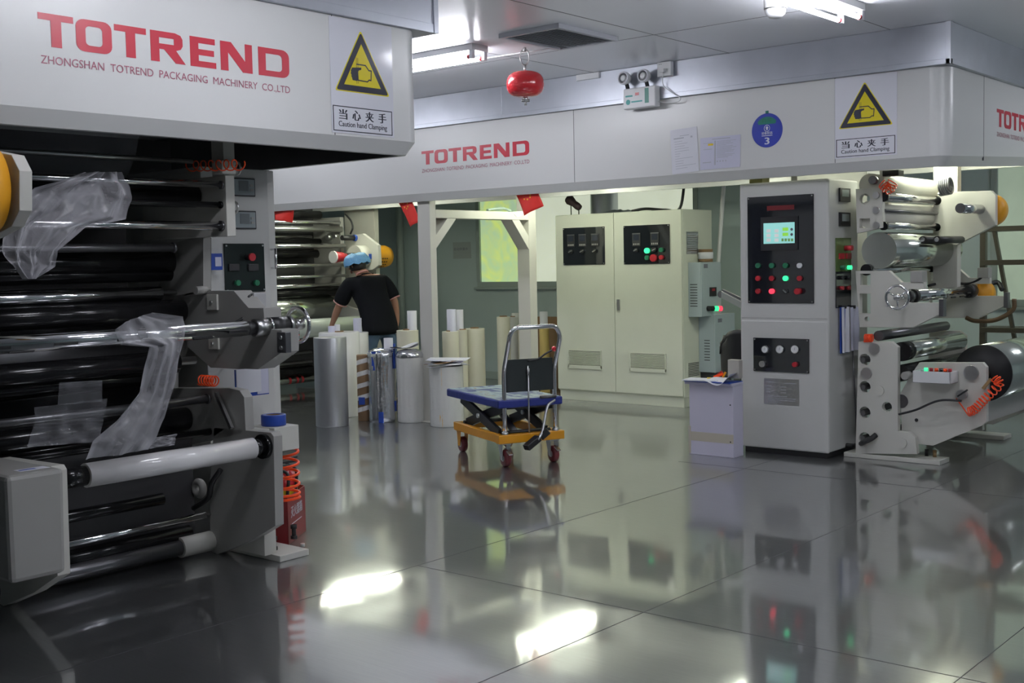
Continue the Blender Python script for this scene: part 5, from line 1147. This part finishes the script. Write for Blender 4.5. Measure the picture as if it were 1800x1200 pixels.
a_ = fy(1268, 370, 6.1); p0, p1 = fx(1263, 455, 10.9), fx(1272, 328, 10.9); o = tb('white_pipe', WHITEP, [(10.9, p0.y+.03, p0.z-.35), p0, p1, (10.9, p1.y-.08, CEIL-.002)], .022); tag(o, 'thin slanted white pipe right of the big rear cabinet', 'pipe')
BXX = 10.34; by1 = ry0-.002; by0 = fx(1233, 510, BXX).y; zA, zB_ = fx(1219, 461, BXX).z, fx(1219, 557, BXX).z; bxe = fy(1268, 510, by0).x
cb = thing('switch_box', 'blue-grey switch box with lit green and red buttons on the side of the rear cabinet', 'switch box', (10.5, by0+.1, zB_))
bx('box_body', BLUEG, (BXX, bxe, by0+.01, by1, zB_, zA), cb, .004); bx('box_door', BLUEG, (BXX+.004, bxe-.004, by0, by0+.01, zB_+.004, zA-.004), cb, .003)
o = onY('ammeter', BLACK, 1247, 505, 1258, 520, by0, cb, .012); onY('meter_red', BTNR, 1250, 507, 1255, 511, by0, o, .001, .012, 0); onY('label_patch', INK, 1237, 464, 1244, 471, by0, cb, .001, 0, 0)
for px, m_ in ((1244, BLACK), (1250, BLACK), (1257.5, LEDG), (1264, LEDR)): dotY('push_button', m_, px, 542, .026, by0, cb, .03, 0)
mb = MB().use(DARKIN); A_, B_ = fx(1213, 500, BXX), fx(1226, 538, BXX)
for i in range(9): z = A_.z+(B_.z-A_.z)*i/8; mb.box(BXX-.001, BXX, B_.y, A_.y, z-.004, z+.004)
mb.build('side_slots', None, cb, kind='stuff')
p = V3((BXX+.22, (by0+by1)/2, zA+.001)); rt_ = MB().use(CARD).lathe([(.05, 0), (.07, 0), (.07, .03), (.066, .03), (.066, .10), (.07, .10), (.07, .13), (.05, .13), (.05, 0)], p, (0, 0, 1), 28, False).build('tape_roll', None, None); tag(rt_, 'brown card reel with white tape on top of the blue-grey switch box', 'tape roll'); MB().use(PAPER).lathe([(.067, .03), (.076, .035), (.076, .095), (.067, .10)], p, (0, 0, 1), 28, False).build('tape_winding', None, rt_)
B2X = fy(1228, 600, ry0).x; y1, y0 = ry0-.002, fx(1257, 600, B2X).y; zt2 = fx(1240, 556, B2X).z; zb2 = fx(1240, 654, B2X).z; xe = fy(1292, 600, y0).x
c2 = thing('switch_box', 'lower blue-grey metal box behind the folded papers, near the wall', 'switch box', (11.3, y0+.1, 0)); xe = min(xe, 11.35)
bx('box_body', BLUEG, (B2X, xe, y0, y1, zb2, zt2+.02), c2, .004); bx('box_stand', DARKIN, (B2X+.03, xe-.03, y0+.03, y1-.0, 0, zb2), c2); onY('label_patch', INK, 1262, 560, 1269, 566, y0, c2, .001, 0, 0)
mb = MB().use(DARKIN); A_, B_ = fx(1238, 598, B2X), fx(1248, 633, B2X)
for i in range(8): z = A_.z+(B_.z-A_.z)*i/7; mb.box(B2X-.001, B2X, B_.y, A_.y, z-.004, z+.004)
mb.build('side_slots', None, c2, kind='stuff')
# chrome clamp arm seen left of the right control cabinet
o = thing('support_arm', 'grey metal swivel arm sticking out left of the right control cabinet', 'arm', fx(1296, 540, 8.55)-V3((0, 0, .05))); P0, P1 = fx(1268, 517, 8.62), fx(1335, 552, 8.40)
MB().use(STEEL).bar(P0, P1, .02, .05).build('arm_bar', None, o); MB().use(STEEL).cyl(P0+V3((-.015, 0, 0)), P0+V3((.03, 0, 0)), .028).build('pivot', None, o); MB().use(DSTEEL).bar(P0+V3((.02, 0, .03)), P1+V3((.02, 0, .045)), .02, .025).build('arm_bar', None, o)

# small lilac-white cupboard with papers, carton, chair behind
TX = 7.84; TD = .15; ty1, ty0 = 4.806, 4.425; tz = hgt(V3((TX, 4.6, 0)), 672)
tbx = thing('box_stand', 'lilac-white board stand with a beige tape band left of the right control cabinet', 'stand', (TX+.14, 4.6, 0))
bx('stand_body', LILAC, (TX, TX+TD, ty0, ty1, .006, tz-.02), tbx, .003); bx('top_board', LILAC, (TX-.02, TX+TD+.005, ty0-.003, ty1+.03, tz-.02, tz), tbx, .002); bx('edge_strip', BEIGE, (TX-.004, TX, ty1-.012, ty1+.008, .006, .22), tbx, .001)
bx('tape_band', BEIGE, (TX-.0015, TX, ty0, ty1, hgt(V3((TX, 4.6, 0)), 777), hgt(V3((TX, 4.6, 0)), 761)), tbx, 0)
for z in (.12, .40): cy('screw', BLACK, (TX-.002, ty0+.025, z), (TX, ty0+.025, z), .006, tbx, seg=8)
bx('base_strip', LILAC, (TX-.003, TX+TD, ty0, ty1+.004, .001, .012), tbx, .001)
ps = thing('paper_stack', 'white sheets on a blue folder on the lilac-white stand, one curling over the edge', 'papers', (TX+.1, 4.6, tz))
MB().use(BLUE).obox((TX+.06, 4.63, tz+.004), (.095, 0, 0), (0, .20, 0), (0, 0, .003)).build('folder', None, ps); MB().use(PAPER).obox((TX+.05, 4.71, tz+.012), (.09, .015, 0), (-.02, .14, 0), (0, 0, .004)).build('sheet', None, ps)
MB().use(PAPER).grid(lambda u, v: V3((TX-.05+.17*v, 4.66-.235*u+.02*v, tz+.022+.045*u*u-.045*(1-v)**2*math.sin(u*PI)+.01*math.sin(u*7))), 16, 10).build('sheet', None, ps)
o = MB().use(FLAGY).obox((TX+.05, 4.66, tz+.024), (.02, .012, 0), (-.008, .012, 0), (0, 0, .005)).build('yellow_clip', None, ps)
p = fx(1266, 655, TX+.11); o = thing('hand_tool', 'orange-red handled tool lying behind the papers on the lilac-white stand', 'tool', (p.x, p.y, tz+.02))
MB().use(ORANGE).bar((p.x, p.y+.05, tz+.03), (p.x, p.y-.02, tz+.055), .025, .02).build('grip', None, o); MB().use(BTNR).bar((p.x+.02, p.y+.05, tz+.03), (p.x+.03, p.y+.0, tz+.07), .02, .02).build('grip', None, o); MB().use(OYEL).bar((p.x, p.y-.02, tz+.03), (p.x+.02, p.y-.035, tz+.07), .015, .012).build('blade', None, o)
ca, cb_ = fx(1279, 632, TX+.09), fx(1299, 657, TX+.09); o = bx('carton', mat('grey_carton', (.42, .40, .36), .7), (TX+.09, TX+.145, cb_.y, ca.y, tz+.030, ca.z), None, .003); tag(o, 'small grey-white carton at the back of the papers on the lilac-white stand', 'carton')
ch = thing('office_chair', 'black office chair mostly hidden behind the right control cabinet', 'chair', (9.0, 4.95, 0))
MB().use(BLACK).lathe([(0, .40), (.20, .40), (.23, .43), (.22, .47), (0, .485)], (9.05, 4.85, 0), (0, 0, 1), 28).build('seat', None, ch)
bc = fx(1311, 625, 9.0); MB().use(BLACK).grid(lambda u, v: V3((8.98-.10*math.sin(u*PI)-.03*v, bc.y+.20-.42*u, .50+.40*v-.10*(2*u-1)**4*(v > .99)-(.12*(2*u-1)**2 if v > .8 else 0))), 14, 10).build('backrest', None, ch, thick=.05)
MB().use(STEEL).cyl((9.05, 4.85, .08), (9.05, 4.85, .40), .03).build('gas_column', None, ch); MB().use(BLACK).bar((8.95, bc.y-.01, .44), (8.97, bc.y-.01, .60), .05, .02).build('back_support', None, ch)
for k in range(5): t_ = k*2*PI/5; d_ = V3((math.cos(t_), math.sin(t_), 0)); lg = MB().use(BLACK).bar(V3((9.05, 4.85, .085)), V3((9.05, 4.85, .06))+d_*.26, .04, .03).build('base_leg', None, ch); MB().use(BLACK).cyl(V3((9.05, 4.85, .026))+d_*.26+V3((-d_.y, d_.x, 0))*.015, V3((9.05, 4.85, .026))+d_*.26-V3((-d_.y, d_.x, 0))*.015, .025).build('caster', None, lg)
# ------------------------------------------------------------------ scissor-lift trolley (local frame: x away from the handle, y left)
TC = V3((6.974, 5.9305, 0)); TROT = math.radians(64.9)
tr = thing('lift_trolley', 'scissor-lift trolley with worn blue platform, orange base and chrome handle', 'trolley', TC, rotz=TROT, local=True)
def loc2w(p): c_, s_ = math.cos(TROT), math.sin(TROT); return V3((TC.x+p[0]*c_-p[1]*s_, TC.y+p[0]*s_+p[1]*c_, p[2]))
pl = MB().use(DBLUE).box(-.46, .56, -.265, .265, .435, .497).build('platform', None, tr, .012)
MB().use(WORNT).box(-.445, .545, -.25, .25, .4975, .4985).build('worn_top', None, pl)
bb = MB().use(OYEL)
for y in (-.235, .235): bb.box(-.45, .44, y-.022, y+.022, .175, .24)
bb.box(-.47, -.41, -.27, .27, .175, .24).box(.40, .45, -.255, .255, .18, .24)
bb.build('base_frame', None, tr, .006)
for y in (-.19, .19):
    for s_ in (1, -1):
        a_, b_ = V3((-.36*s_, y+.022*s_, .235)), V3((.36*s_, y+.022*s_, .435)); MB().use(BLACK).bar(a_, b_, .028, .075, (0, 0, 1)).build('scissor_arm', None, tr, .004)
    cy('pivot_pin', STEEL, (0, y-.05, .335), (0, y+.05, .335), .018, tr)
MB().use(BLACK).cyl((-.36, -.2, .24), (-.36, .2, .24), .016).build('cross_bar', None, tr); MB().use(BLACK).cyl((.36, -.2, .24), (.36, .2, .24), .016).build('cross_bar', None, tr); MB().use(BLACK).cyl((.36, -.2, .43), (.36, .2, .43), .016).build('cross_bar', None, tr); MB().use(BLACK).cyl((-.36, -.2, .43), (-.36, .2, .43), .016).build('cross_bar', None, tr)
MB().use(DSTEEL).cyl((-.18, 0, .20), (.12, 0, .36), .028).build('hydraulic_ram', None, tr)
# handle: one bent chrome tube
hp = []
HX, HY = -.44, .207
for q in ((HX, HY, .19), (HX, HY, .40), (HX, HY, .68), (HX-.012, HY, .74)): hp.append(q)
for k in range(9): t_ = k/8*PI/2; hp.append((HX-.10-.02*k/8, HY-.07*(1-math.cos(t_)) if k else HY, .93+.10*math.sin(t_)+(.0)))
top = [(HX-.125, HY-.07-.01, 1.032)]
right = [(x, -y, z) for x, y, z in hp[::-1]]
MB().use(CHROME).tube([V3(q) for q in hp+right], .0165, 12).build('handle', None, tr)
for y in (HY, -HY): MB().use(STEEL).cyl((HX, y, .225), (HX, y, .26), .024).build('handle_socket', None, tr)
bx('back_panel', mat('dark_board', (.012, .018, .018), .5), (HX-.01, HX+.002, -HY+.016, HY-.016, .55, .79), tr, .002)
cy('release_rod', STEEL, (HX-.022, .02, .22), (HX-.022, .02, .74), .006, tr); cy('rod_sleeve', STEEL, (HX-.022, .02, .67), (HX-.022, .02, .72), .011, tr)
tb('release_lever', BLACK, smooth_path([(HX-.022, .02, .775), (HX-.024, -.06, .785), (HX-.03, -.12, .82), (HX-.035, -.185, .85)]), .007, tr); MB().use(RED).lathe([(0, -.02), (.014, -.016), (.02, 0), (.014, .016), (0, .02)], (HX-.036, -.19, .855), (0, 0, 1), 18).build('lever_knob', None, tr)
tb('pedal_arm', STEEL, smooth_path([(HX-.02, -HY+.01, .47), (HX-.05, -.12, .43), (HX-.10, -.05, .26), (HX-.12, .0, .20)]), .011, tr); cy('foot_peg', DSTEEL, (HX-.02, -HY-.0, .50), (HX-.02, -HY+.13, .50), .011, tr)
MB().use(BLACK).bar((HX-.09, -.02, .21), (HX-.13, .10, .15), .06, .045).build('pump', None, tr, .006); MB().use(BLACK).bar((HX-.09, -.04, .21), (HX-.12, -.09, .26), .035, .05).build('foot_pedal', None, tr, .004)
def caster(x, y, swivel):
    f_ = .02 if swivel else 0
    cs = MB().use(STEEL if swivel else OYEL).box(x-.045, x+.045, y-.04, y+.04, .165, .178).build('caster_bracket', None, tr, .002)
    mb = MB().use(STEEL if swivel else OYEL)
    for s_ in (-1, 1): mb.prism([(x-.04, y+.03*s_, .168), (x+.04, y+.03*s_, .168), (x+.018-f_, y+.03*s_, .05), (x-.018-f_, y+.03*s_, .05)], (0, .004*s_, 0))
    mb.build('caster_fork', None, cs, .001)
    wh = MB().use(WINE).lathe([(.025, -.022), (.055, -.022), (.0625, -.015), (.0625, .015), (.055, .022), (.025, .022)], (x-f_, y, .0628), (0, 1, 0), 32).build('wheel', None, cs); MB().use(STEEL).lathe([(0, -.027), (.022, -.027), (.026, -.02), (.026, .02), (.022, .027), (0, .027)], (x-f_, y, .0628), (0, 1, 0), 20).build('wheel_hub', None, cs)
    if swivel: MB().use(STEEL).bar((x-.06, y-.0, .12), (x-.115, y-.0, .10), .03, .008).build('brake_lever', None, cs)
for x, y, s_ in ((-.40, .198, True), (-.40, -.198, True), (.40, .198, False), (.40, -.198, False)): caster(x, y, s_)

# ------------------------------------------------------------------ the worker
def skin(name, m, chains, levels=2, parent=None, close=True):
    """chains: list of (list of (point, radius), parent chain index or None, parent vertex index); grown as one surface"""
    vs, es, rs = [], [], []; idx = []
    for pts, pc, pv in chains:
        ids = []
        last = None if pc is None else idx[pc][pv]
        for p, r in pts:
            vs.append(V3(p)); rs.append(r); ids.append(len(vs)-1)
            if last is not None: es.append((last, len(vs)-1))
            last = len(vs)-1
        idx.append(ids)
    me = bpy.data.meshes.new(name); me.from_pydata(vs, es, []); ob = bpy.data.objects.new(name, me); C.objects.link(ob)
    sk = ob.modifiers.new('s', 'SKIN'); sk.use_smooth_shade = True; sk.branch_smoothing = .6
    for i, r in enumerate(rs):
        q = me.skin_vertices[0].data[i]; q.radius = r if isinstance(r, tuple) else (r, r); q.use_root = (i == 0)
    ss = ob.modifiers.new('u', 'SUBSURF'); ss.levels = levels; ss.render_levels = levels
    dg = bpy.context.evaluated_depsgraph_get(); nm = bpy.data.meshes.new_from_object(ob.evaluated_get(dg)); bpy.data.objects.remove(ob); bpy.data.meshes.remove(me)
    nm.materials.clear(); nm.materials.append(m)
    for p in nm.polygons: p.use_smooth = True; p.material_index = 0
    o = bpy.data.objects.new(name, nm); C.objects.link(o)
    if parent is not None: o.parent = parent
    return o
MP = fz(667, 592, .82); k_ = 12.75/(V3((MP.x, MP.y, .82-EYE))).dot(FW); hip = V3((0, 0, EYE)).lerp(MP, k_); hip.z = .90
hip = V3((hip.x, hip.y, .90))
man = thing('person', 'person in a black polo shirt, jeans and blue hair net bending over the far roll', 'person', (hip.x, hip.y, 0), rotz=math.radians(83-90), local=True)
# local frame: x right, y forward
HIP = V3((0, 0, .92))
Lsh, Rsh = V3((-.20, .235, 1.315)), V3((.20, .18, 1.355))
Lel, Rel = V3((-.255, .365, 1.08)), V3((.275, .075, 1.11)); Lwr, Rwr = V3((-.265, .50, .865)), V3((.305, .075, .885))
NK = V3((-.005, .255, 1.40)); HD = V3((-.03, .335, 1.50))
body = skin('body', SKIN, [
    ([(HIP, (.15, .11)), ((0, .05, 1.03), (.135, .10)), ((0, .12, 1.16), (.15, .105)), ((0, .195, 1.29), (.155, .105)), ((0, .235, 1.365), (.10, .08)), (NK, (.056, .056)), ((-.015, .295, 1.445), (.055, .055)), (HD+V3((0, -.01, -.02)), (.078, .09)), (HD+V3((0, 0, .045)), (.078, .092)), (HD+V3((0, -.01, .09)), (.05, .06))], None, 0),
    ([(Lsh, .058), (Lsh.lerp(Lel, .5), .050), (Lel, .042), (Lel.lerp(Lwr, .4), .042), (Lwr, .027), (Lwr+V3((.003, .035, -.05)), (.036, .02)), (Lwr+V3((.004, .055, -.085)), (.034, .016))], 0, 4),
    ([(Rsh, .058), (Rsh.lerp(Rel, .5), .050), (Rel, .042), (Rel.lerp(Rwr, .4), .042), (Rwr, .027), (Rwr+V3((-.003, .012, -.05)), (.036, .02)), (Rwr+V3((-.003, .02, -.085)), (.034, .016))], 0, 4),
    ([((-.10, .0, .85), .095), ((-.12, .03, .68), .085), ((-.125, .05, .50), .062), ((-.13, .03, .33), .056), ((-.13, .0, .10), .040), ((-.135, .05, .045), (.040, .035)), ((-.145, .15, .032), (.040, .026))], 0, 0),
    ([((.10, .0, .85), .095), ((.12, -.03, .68), .085), ((.125, -.06, .50), .062), ((.13, -.11, .33), .056), ((.13, -.16, .10), .040), ((.135, -.11, .045), (.040, .035)), ((.15, -.01, .032), (.040, .026))], 0, 0)], 2, man)
# face: nose, ears, mouth and eyes on the head that looks down and to the left
fd = V3((-.38, .88, -.20)).normalized(); sd = fd.cross(V3((0, 0, 1))).normalized(); ud = sd.cross(fd)
mb = MB().use(SKIN); n0_ = HD+fd*.088
mb.lathe([(.0, -.014), (.012, -.01), (.015, .0), (.011, .012), (0, .02)], n0_-ud*.012, fd*.9-ud*.1, 12).build('nose', None, man)
for s_ in (-1, 1):
    MB().use(SKIN).lathe([(0, -.006), (.022, -.004), (.026, .004), (.016, .008), (0, .005)], HD+sd*s_*.078-fd*.012-ud*.005, sd*s_-fd*.3, 14).build('ear', None, man)
    e_ = MB().use(WHITEP).lathe([(0, -.01), (.009, -.006), (.012, 0), (.009, .006), (0, .009)], HD+fd*.080+sd*s_*.032+ud*.020, fd, 12).build('eye', None, man); MB().use(BLACK).lathe([(0, .0085), (.005, .0085), (0, .0105)], HD+fd*.080+sd*s_*.032+ud*.020, fd, 10, False).build('pupil', None, e_)
    MB().use(HAIR).bar(HD+fd*.088+sd*s_*.015+ud*.042, HD+fd*.080+sd*s_*.05+ud*.040, .008, .006).build('eyebrow', None, man)
MB().use(mat('lips', (.28, .10, .08), .5)).lathe([(0, -.006), (.018, -.004), (.02, 0), (.0, .006)], HD+fd*.082-ud*.05, fd, 12).build('mouth', None, man)
# hair at the nape and temples, hair net over it
MB().use(HAIR).lathe([(0, .10), (.05, .09), (.083, .05), (.088, .0), (.085, -.03), (.07, -.055)], HD-fd*.012+V3((0, 0, .0)), ud*.9-fd*.12, 28, False).build('hair', None, man, thick=.006)
net = MB().use(CAPM); nseg = 40
def capfn(u, v):
    t_ = 2*PI*u; rr_ = .136*math.sin(min(1, v*1.02)*PI*.60)**.75; hh = .105*math.cos(v*PI*.5)+.022
    w_ = 1+.06*math.sin(t_*13)*v**2+.06*noise.noise(V3((math.cos(t_)*2, math.sin(t_)*2, v*3)))
    return HD+sd*math.cos(t_)*rr_*w_+fd*(math.sin(t_)*rr_*w_*1.05-.012)+ud*(hh-.012*(v > .93)+.022*noise.noise(V3((math.cos(t_)*3, math.sin(t_)*3, v*4))))
net.grid(capfn, nseg, 12); net.build('hair_net', None, man, label='crinkled light blue hair net')
MB().use(CAPM).tube([capfn(i/30, .98) for i in range(30)], .006, 6, True).build('net_band', None, man)
# clothes: polo shirt as one surface over the trunk and upper arms, jeans, shoes
shirt = skin('polo_shirt', SHIRT, [
    ([((0, -.035, .745), (.225, .175)), ((0, -.03, .80), (.225, .175)), ((0, .02, .98), (.222, .165)), ((0, .10, 1.13), (.245, .165)), ((0, .185, 1.27), (.255, .165)), ((0, .225, 1.355), (.19, .13)), (NK+V3((0, -.015, -.02)), (.085, .080)), (NK+V3((0, -.004, .015)), (.072, .070))], None, 0),
    ([(Lsh, .105), (Lsh.lerp(Lel, .4), .098), (Lsh.lerp(Lel, .78), .090), (Lsh.lerp(Lel, .92), .086)], 0, 4), ([(Rsh, .105), (Rsh.lerp(Rel, .4), .098), (Rsh.lerp(Rel, .78), .090), (Rsh.lerp(Rel, .92), .086)], 0, 4)], 2, man)
for a_, b_ in ((Lsh, Lel), (Rsh, Rel)): MB().use(TRIMR).torus(a_.lerp(b_, .91), b_-a_, .074, .006, 24, 6).build('sleeve_trim', None, man)
MB().use(TRIMR).torus(NK+V3((-.004, .012, .022)), (-.1, .35, .9), .062, .007, 24, 6).build('collar_trim', None, man)
skin('jeans', JEANS, [
    ([((0, -.0, .95), (.18, .14)), ((0, -.005, .86), (.19, .15))], None, 0),
    ([((-.10, .0, .78), .108), ((-.122, .03, .64), .094), ((-.127, .05, .50), .078), ((-.132, .025, .32), .072), ((-.132, .0, .12), .066), ((-.133, 0, .075), .064)], 0, 1),
    ([((.10, .0, .78), .108), ((.122, -.03, .64), .094), ((.127, -.06, .50), .078), ((.132, -.11, .32), .072), ((.132, -.155, .12), .066), ((.133, -.16, .075), .064)], 0, 1)], 2, man)
for x, y in ((-.137, .0), (.14, -.16)): skin('shoe', BLACK, [([((x, y-.035, .045), (.045, .043)), ((x, y+.05, .048), (.047, .042)), ((x-.006, y+.13, .038), (.048, .034)), ((x-.008, y+.19, .034), (.036, .026))], None, 0)], 2, man)
for wr, d_, sx in ((Lwr, V3((.004, .055, -.085)), 1), (Rwr, V3((-.003, .02, -.085)), -1)):
    pm = wr+d_; fdr = (d_).normalized(); acr = V3((1, 0, 0)); ch_ = []
    for i, (o_, L_) in enumerate(((-.027, .062), (-.009, .072), (.009, .068), (.026, .054))):
        b0 = pm+acr*o_-fdr*.012; ch_ = [(b0, .0095), (b0+fdr*L_*.45+V3((0, .006, 0)), .009), (b0+fdr*L_*.75+V3((0, .018, 0)), .008), (b0+fdr*L_+V3((0, .034, .004)), .0065)]
        skin('finger', SKIN, [(ch_, None, 0)], 2, man)
    b0 = wr+d_*.5+acr*sx*.022; skin('thumb', SKIN, [([(b0, .011), (b0+acr*sx*.022+fdr*.022, .010), (b0+acr*sx*.026+fdr*.046+V3((0, .012, 0)), .008)], None, 0)], 2, man)
# the sheet of clear film in the right hand
M4 = Matrix.Translation((hip.x, hip.y, 0)) @ Matrix.Rotation(math.radians(83-90), 4, 'Z')
pr_ = M4 @ (Rwr+V3((-.003, .045, -.12)))
o = MB().use(FILM).grid(lambda u, v: pr_+V3((.02*math.sin(v*5)+.07*u-.02, -.05*u, -.02-.16*v*(1-.5*u))), 6, 8).build('film_scrap', None, None); tag(o, 'scrap of clear film held in the right hand of the person', 'plastic film')

# ------------------------------------------------------------------ second unwinder of the far machine, behind the worker
X9 = 9.88; u0 = 8.45
mC = thing('unwind_unit', 'rollers and cream plates of the far machine behind the bending person', 'machine', (9.2, 10.9, 0))
for px, py, rp, m_, nm in ((597, 391.5, 3.6, CHROME, 'roller'), (600, 403, 5, STEEL, 'roller'), (560, 417, 3.2, CHROME, 'roller'), (606, 432, 4, CHROME, 'roller'), (570, 446, 7, RUBBER, 'roller'), (604, 465, 3.4, CHROME, 'roller'), (575, 424, 5, RUBBER, 'roller'),
                       (612, 484, 2.6, CHROME, 'guide_bar'), (600, 500, 4, CHROME, 'roller'), (596, 512, 8, RUBBER, 'roller'), (590, 540, 22, MIRF, 'roller'), (560, 617, 3, STEEL, 'roller'), (560, 634, 3.6, STEEL, 'roller'), (560, 649, 9, RUBBER, 'roller'), (575, 378, 7, RUBBER, 'roller')):
    roller(m_, mC, px, py, rp, X9, u0, X9-(.0 if px > 590 else .12), 0, name=nm)
c, r = prad(560, 663, 6, X9); cy('film_core', MIRF, (u0, c.y, c.z), (X9, c.y, c.z), r, mC)
for px in (505, 518, 527): q = fy(px, 663, c.y); MB().use(BTNR).lathe([(r*1.03, 0), (r*1.03, .035)], (q.x, c.y, c.z), (1, 0, 0), 24, False).build('red_tape_ring', None, mC)
for px, py in ((578, 417), (590, 416)): q, r = prad(px, py, 4.5, X9-.15); cy('shaft_collar', STEEL, (q.x-.03, q.y, q.z), (q.x+.03, q.y, q.z), r, mC)
a_, b_ = prad(590, 418, 4.5, X9-.1)[0], None
plate('arm_plate', CREAM, [(622, 413), (637, 410.5), (664, 431), (666, 466), (655, 474), (640, 475), (626, 455)], X9, .05, mC)
q, r = prad(625, 418, 4.5, X9); cy('black_shaft', BLACK, (X9-.22, q.y, q.z), (X9, q.y, q.z), r, mC); cy('blue_collar', BLUE, (X9-.03, q.y, q.z), (X9+.002, q.y, q.z), r*1.25, mC)
q, r = prad(640, 451, 20, X9); cy('brake_drum', CREAM, (X9-.16, q.y, q.z), (X9+.0, q.y, q.z), r, mC, seg=36); cy('chuck_cone', BLACK, (X9-.30, q.y+.0, q.z), (X9-.15, q.y, q.z), .045, mC, r1=.05)
MB().use(BTNR).cyl((X9-.48, q.y, q.z), (X9-.30, q.y, q.z), .07, .045).build('cone_sleeve', None, mC, label='bright red cone sleeve'); cy('cone_cap', WHITEP, (X9-.50, q.y, q.z), (X9-.48, q.y, q.z), .072, mC)
bx('blue_mark', BLUE, (X9-.05, X9-.01, q.y-r-.004, q.y-r+.01, q.z-.03, q.z+.03), mC, 0)
yg = MB().use(YELLOW).lathe([(0, .0), (r*.95, 0), (r, .01), (r, .27), (r*.88, .33), (0, .33)], (X9+.05, q.y, q.z), (1, 0, 0), 40).build('brake_guard', None, mC, label='yellow perforated brake guard')
mb = MB().use(BLACK)
for i in range(6):
    for k in range(9): t_ = PI+.2+k*.3; d_ = V3((0, math.cos(t_), math.sin(t_))); mb.obox(V3((X9+.08+i*.035, q.y, q.z))+d_*(r+.0005), (.010, 0, 0), V3((0, -d_.z, d_.y))*.007, d_*.001)
mb.build('guard_slots', None, yg, kind='stuff')
bx('column', CREAM, (10.25, 10.32, 10.78, 11.33, 0, 2.2), mC); bx('side_plate', GREYP, (X9-.0, X9+.06, 11.0, 11.9, .05, 2.1), mC); bx('side_plate', GREYP, (u0-.10, u0-.04, 11.0, 11.9, .05, 2.1), mC)
bx('backing_panel', DARKIN, (u0, X9, 11.5, 11.55, .1, 2.3), mC)
tb('cable', BLACK, smooth_path([fx(607, 376, X9), fx(617, 388, X9), fx(620, 400, X9), fx(616, 411, X9)]), .012, mC)
c = fy(530, 578, 10.3); wr_ = MB().use(mat('pale_green_film', (.60, .66, .58), .22, coat=.4)).cyl((8.2, 10.3, c.z), (9.6, 10.3, c.z), .105, None, 40).build('film_roll', None, None); tag(wr_, 'pale film roll lying across the far machine under the hands of the person', 'film roll')
cy('core', BLUE, (9.6, 10.3, c.z), (9.63, 10.3, c.z), .06, wr_); MB().use(STEEL).cyl((8.14, 10.3, c.z), (9.88, 10.3, c.z), .03).build('roll_shaft', None, mC)
for x in (8.10, 9.84): MB().use(GREYP).prism([(x, 10.22, c.z-.06), (x, 11.1, c.z-.35), (x, 11.1, c.z+.25), (x, 10.22, c.z+.06)], (.05, 0, 0)).build('roll_arm', None, mC)
p = fx(632, 560, 9.2)
# step frame at the far right
sf = thing('step_frame', 'dark metal step frame at the right edge behind the machine', 'steps', (10.95, 3.2, 0))
za, zb_, zc_ = fx(1745, 398, 10.95).z, fx(1745, 457, 10.95).z, fx(1745, 575, 10.95).z
y_ = fx(1730, 440, 10.95).y
BR = mat('brownish_steel', (.10, .09, .07), .35, metal=.6)
bx('upright', BR, (10.92, 10.98, y_-.02, y_+.03, 0, za+.02), sf); bx('upright', BR, (10.92, 10.98, y_-1.25, y_-1.2, 0, za+.02), sf)
for z in (za, zb_, zc_): bx('step_tread', BR, (10.9, 11.2, y_-1.22, y_+.01, z-.045, z), sf)
MB().use(BR).bar((10.93, y_-.05, za+.2), (10.93, y_-.32, .5), .04, .03).build('brace', None, sf)
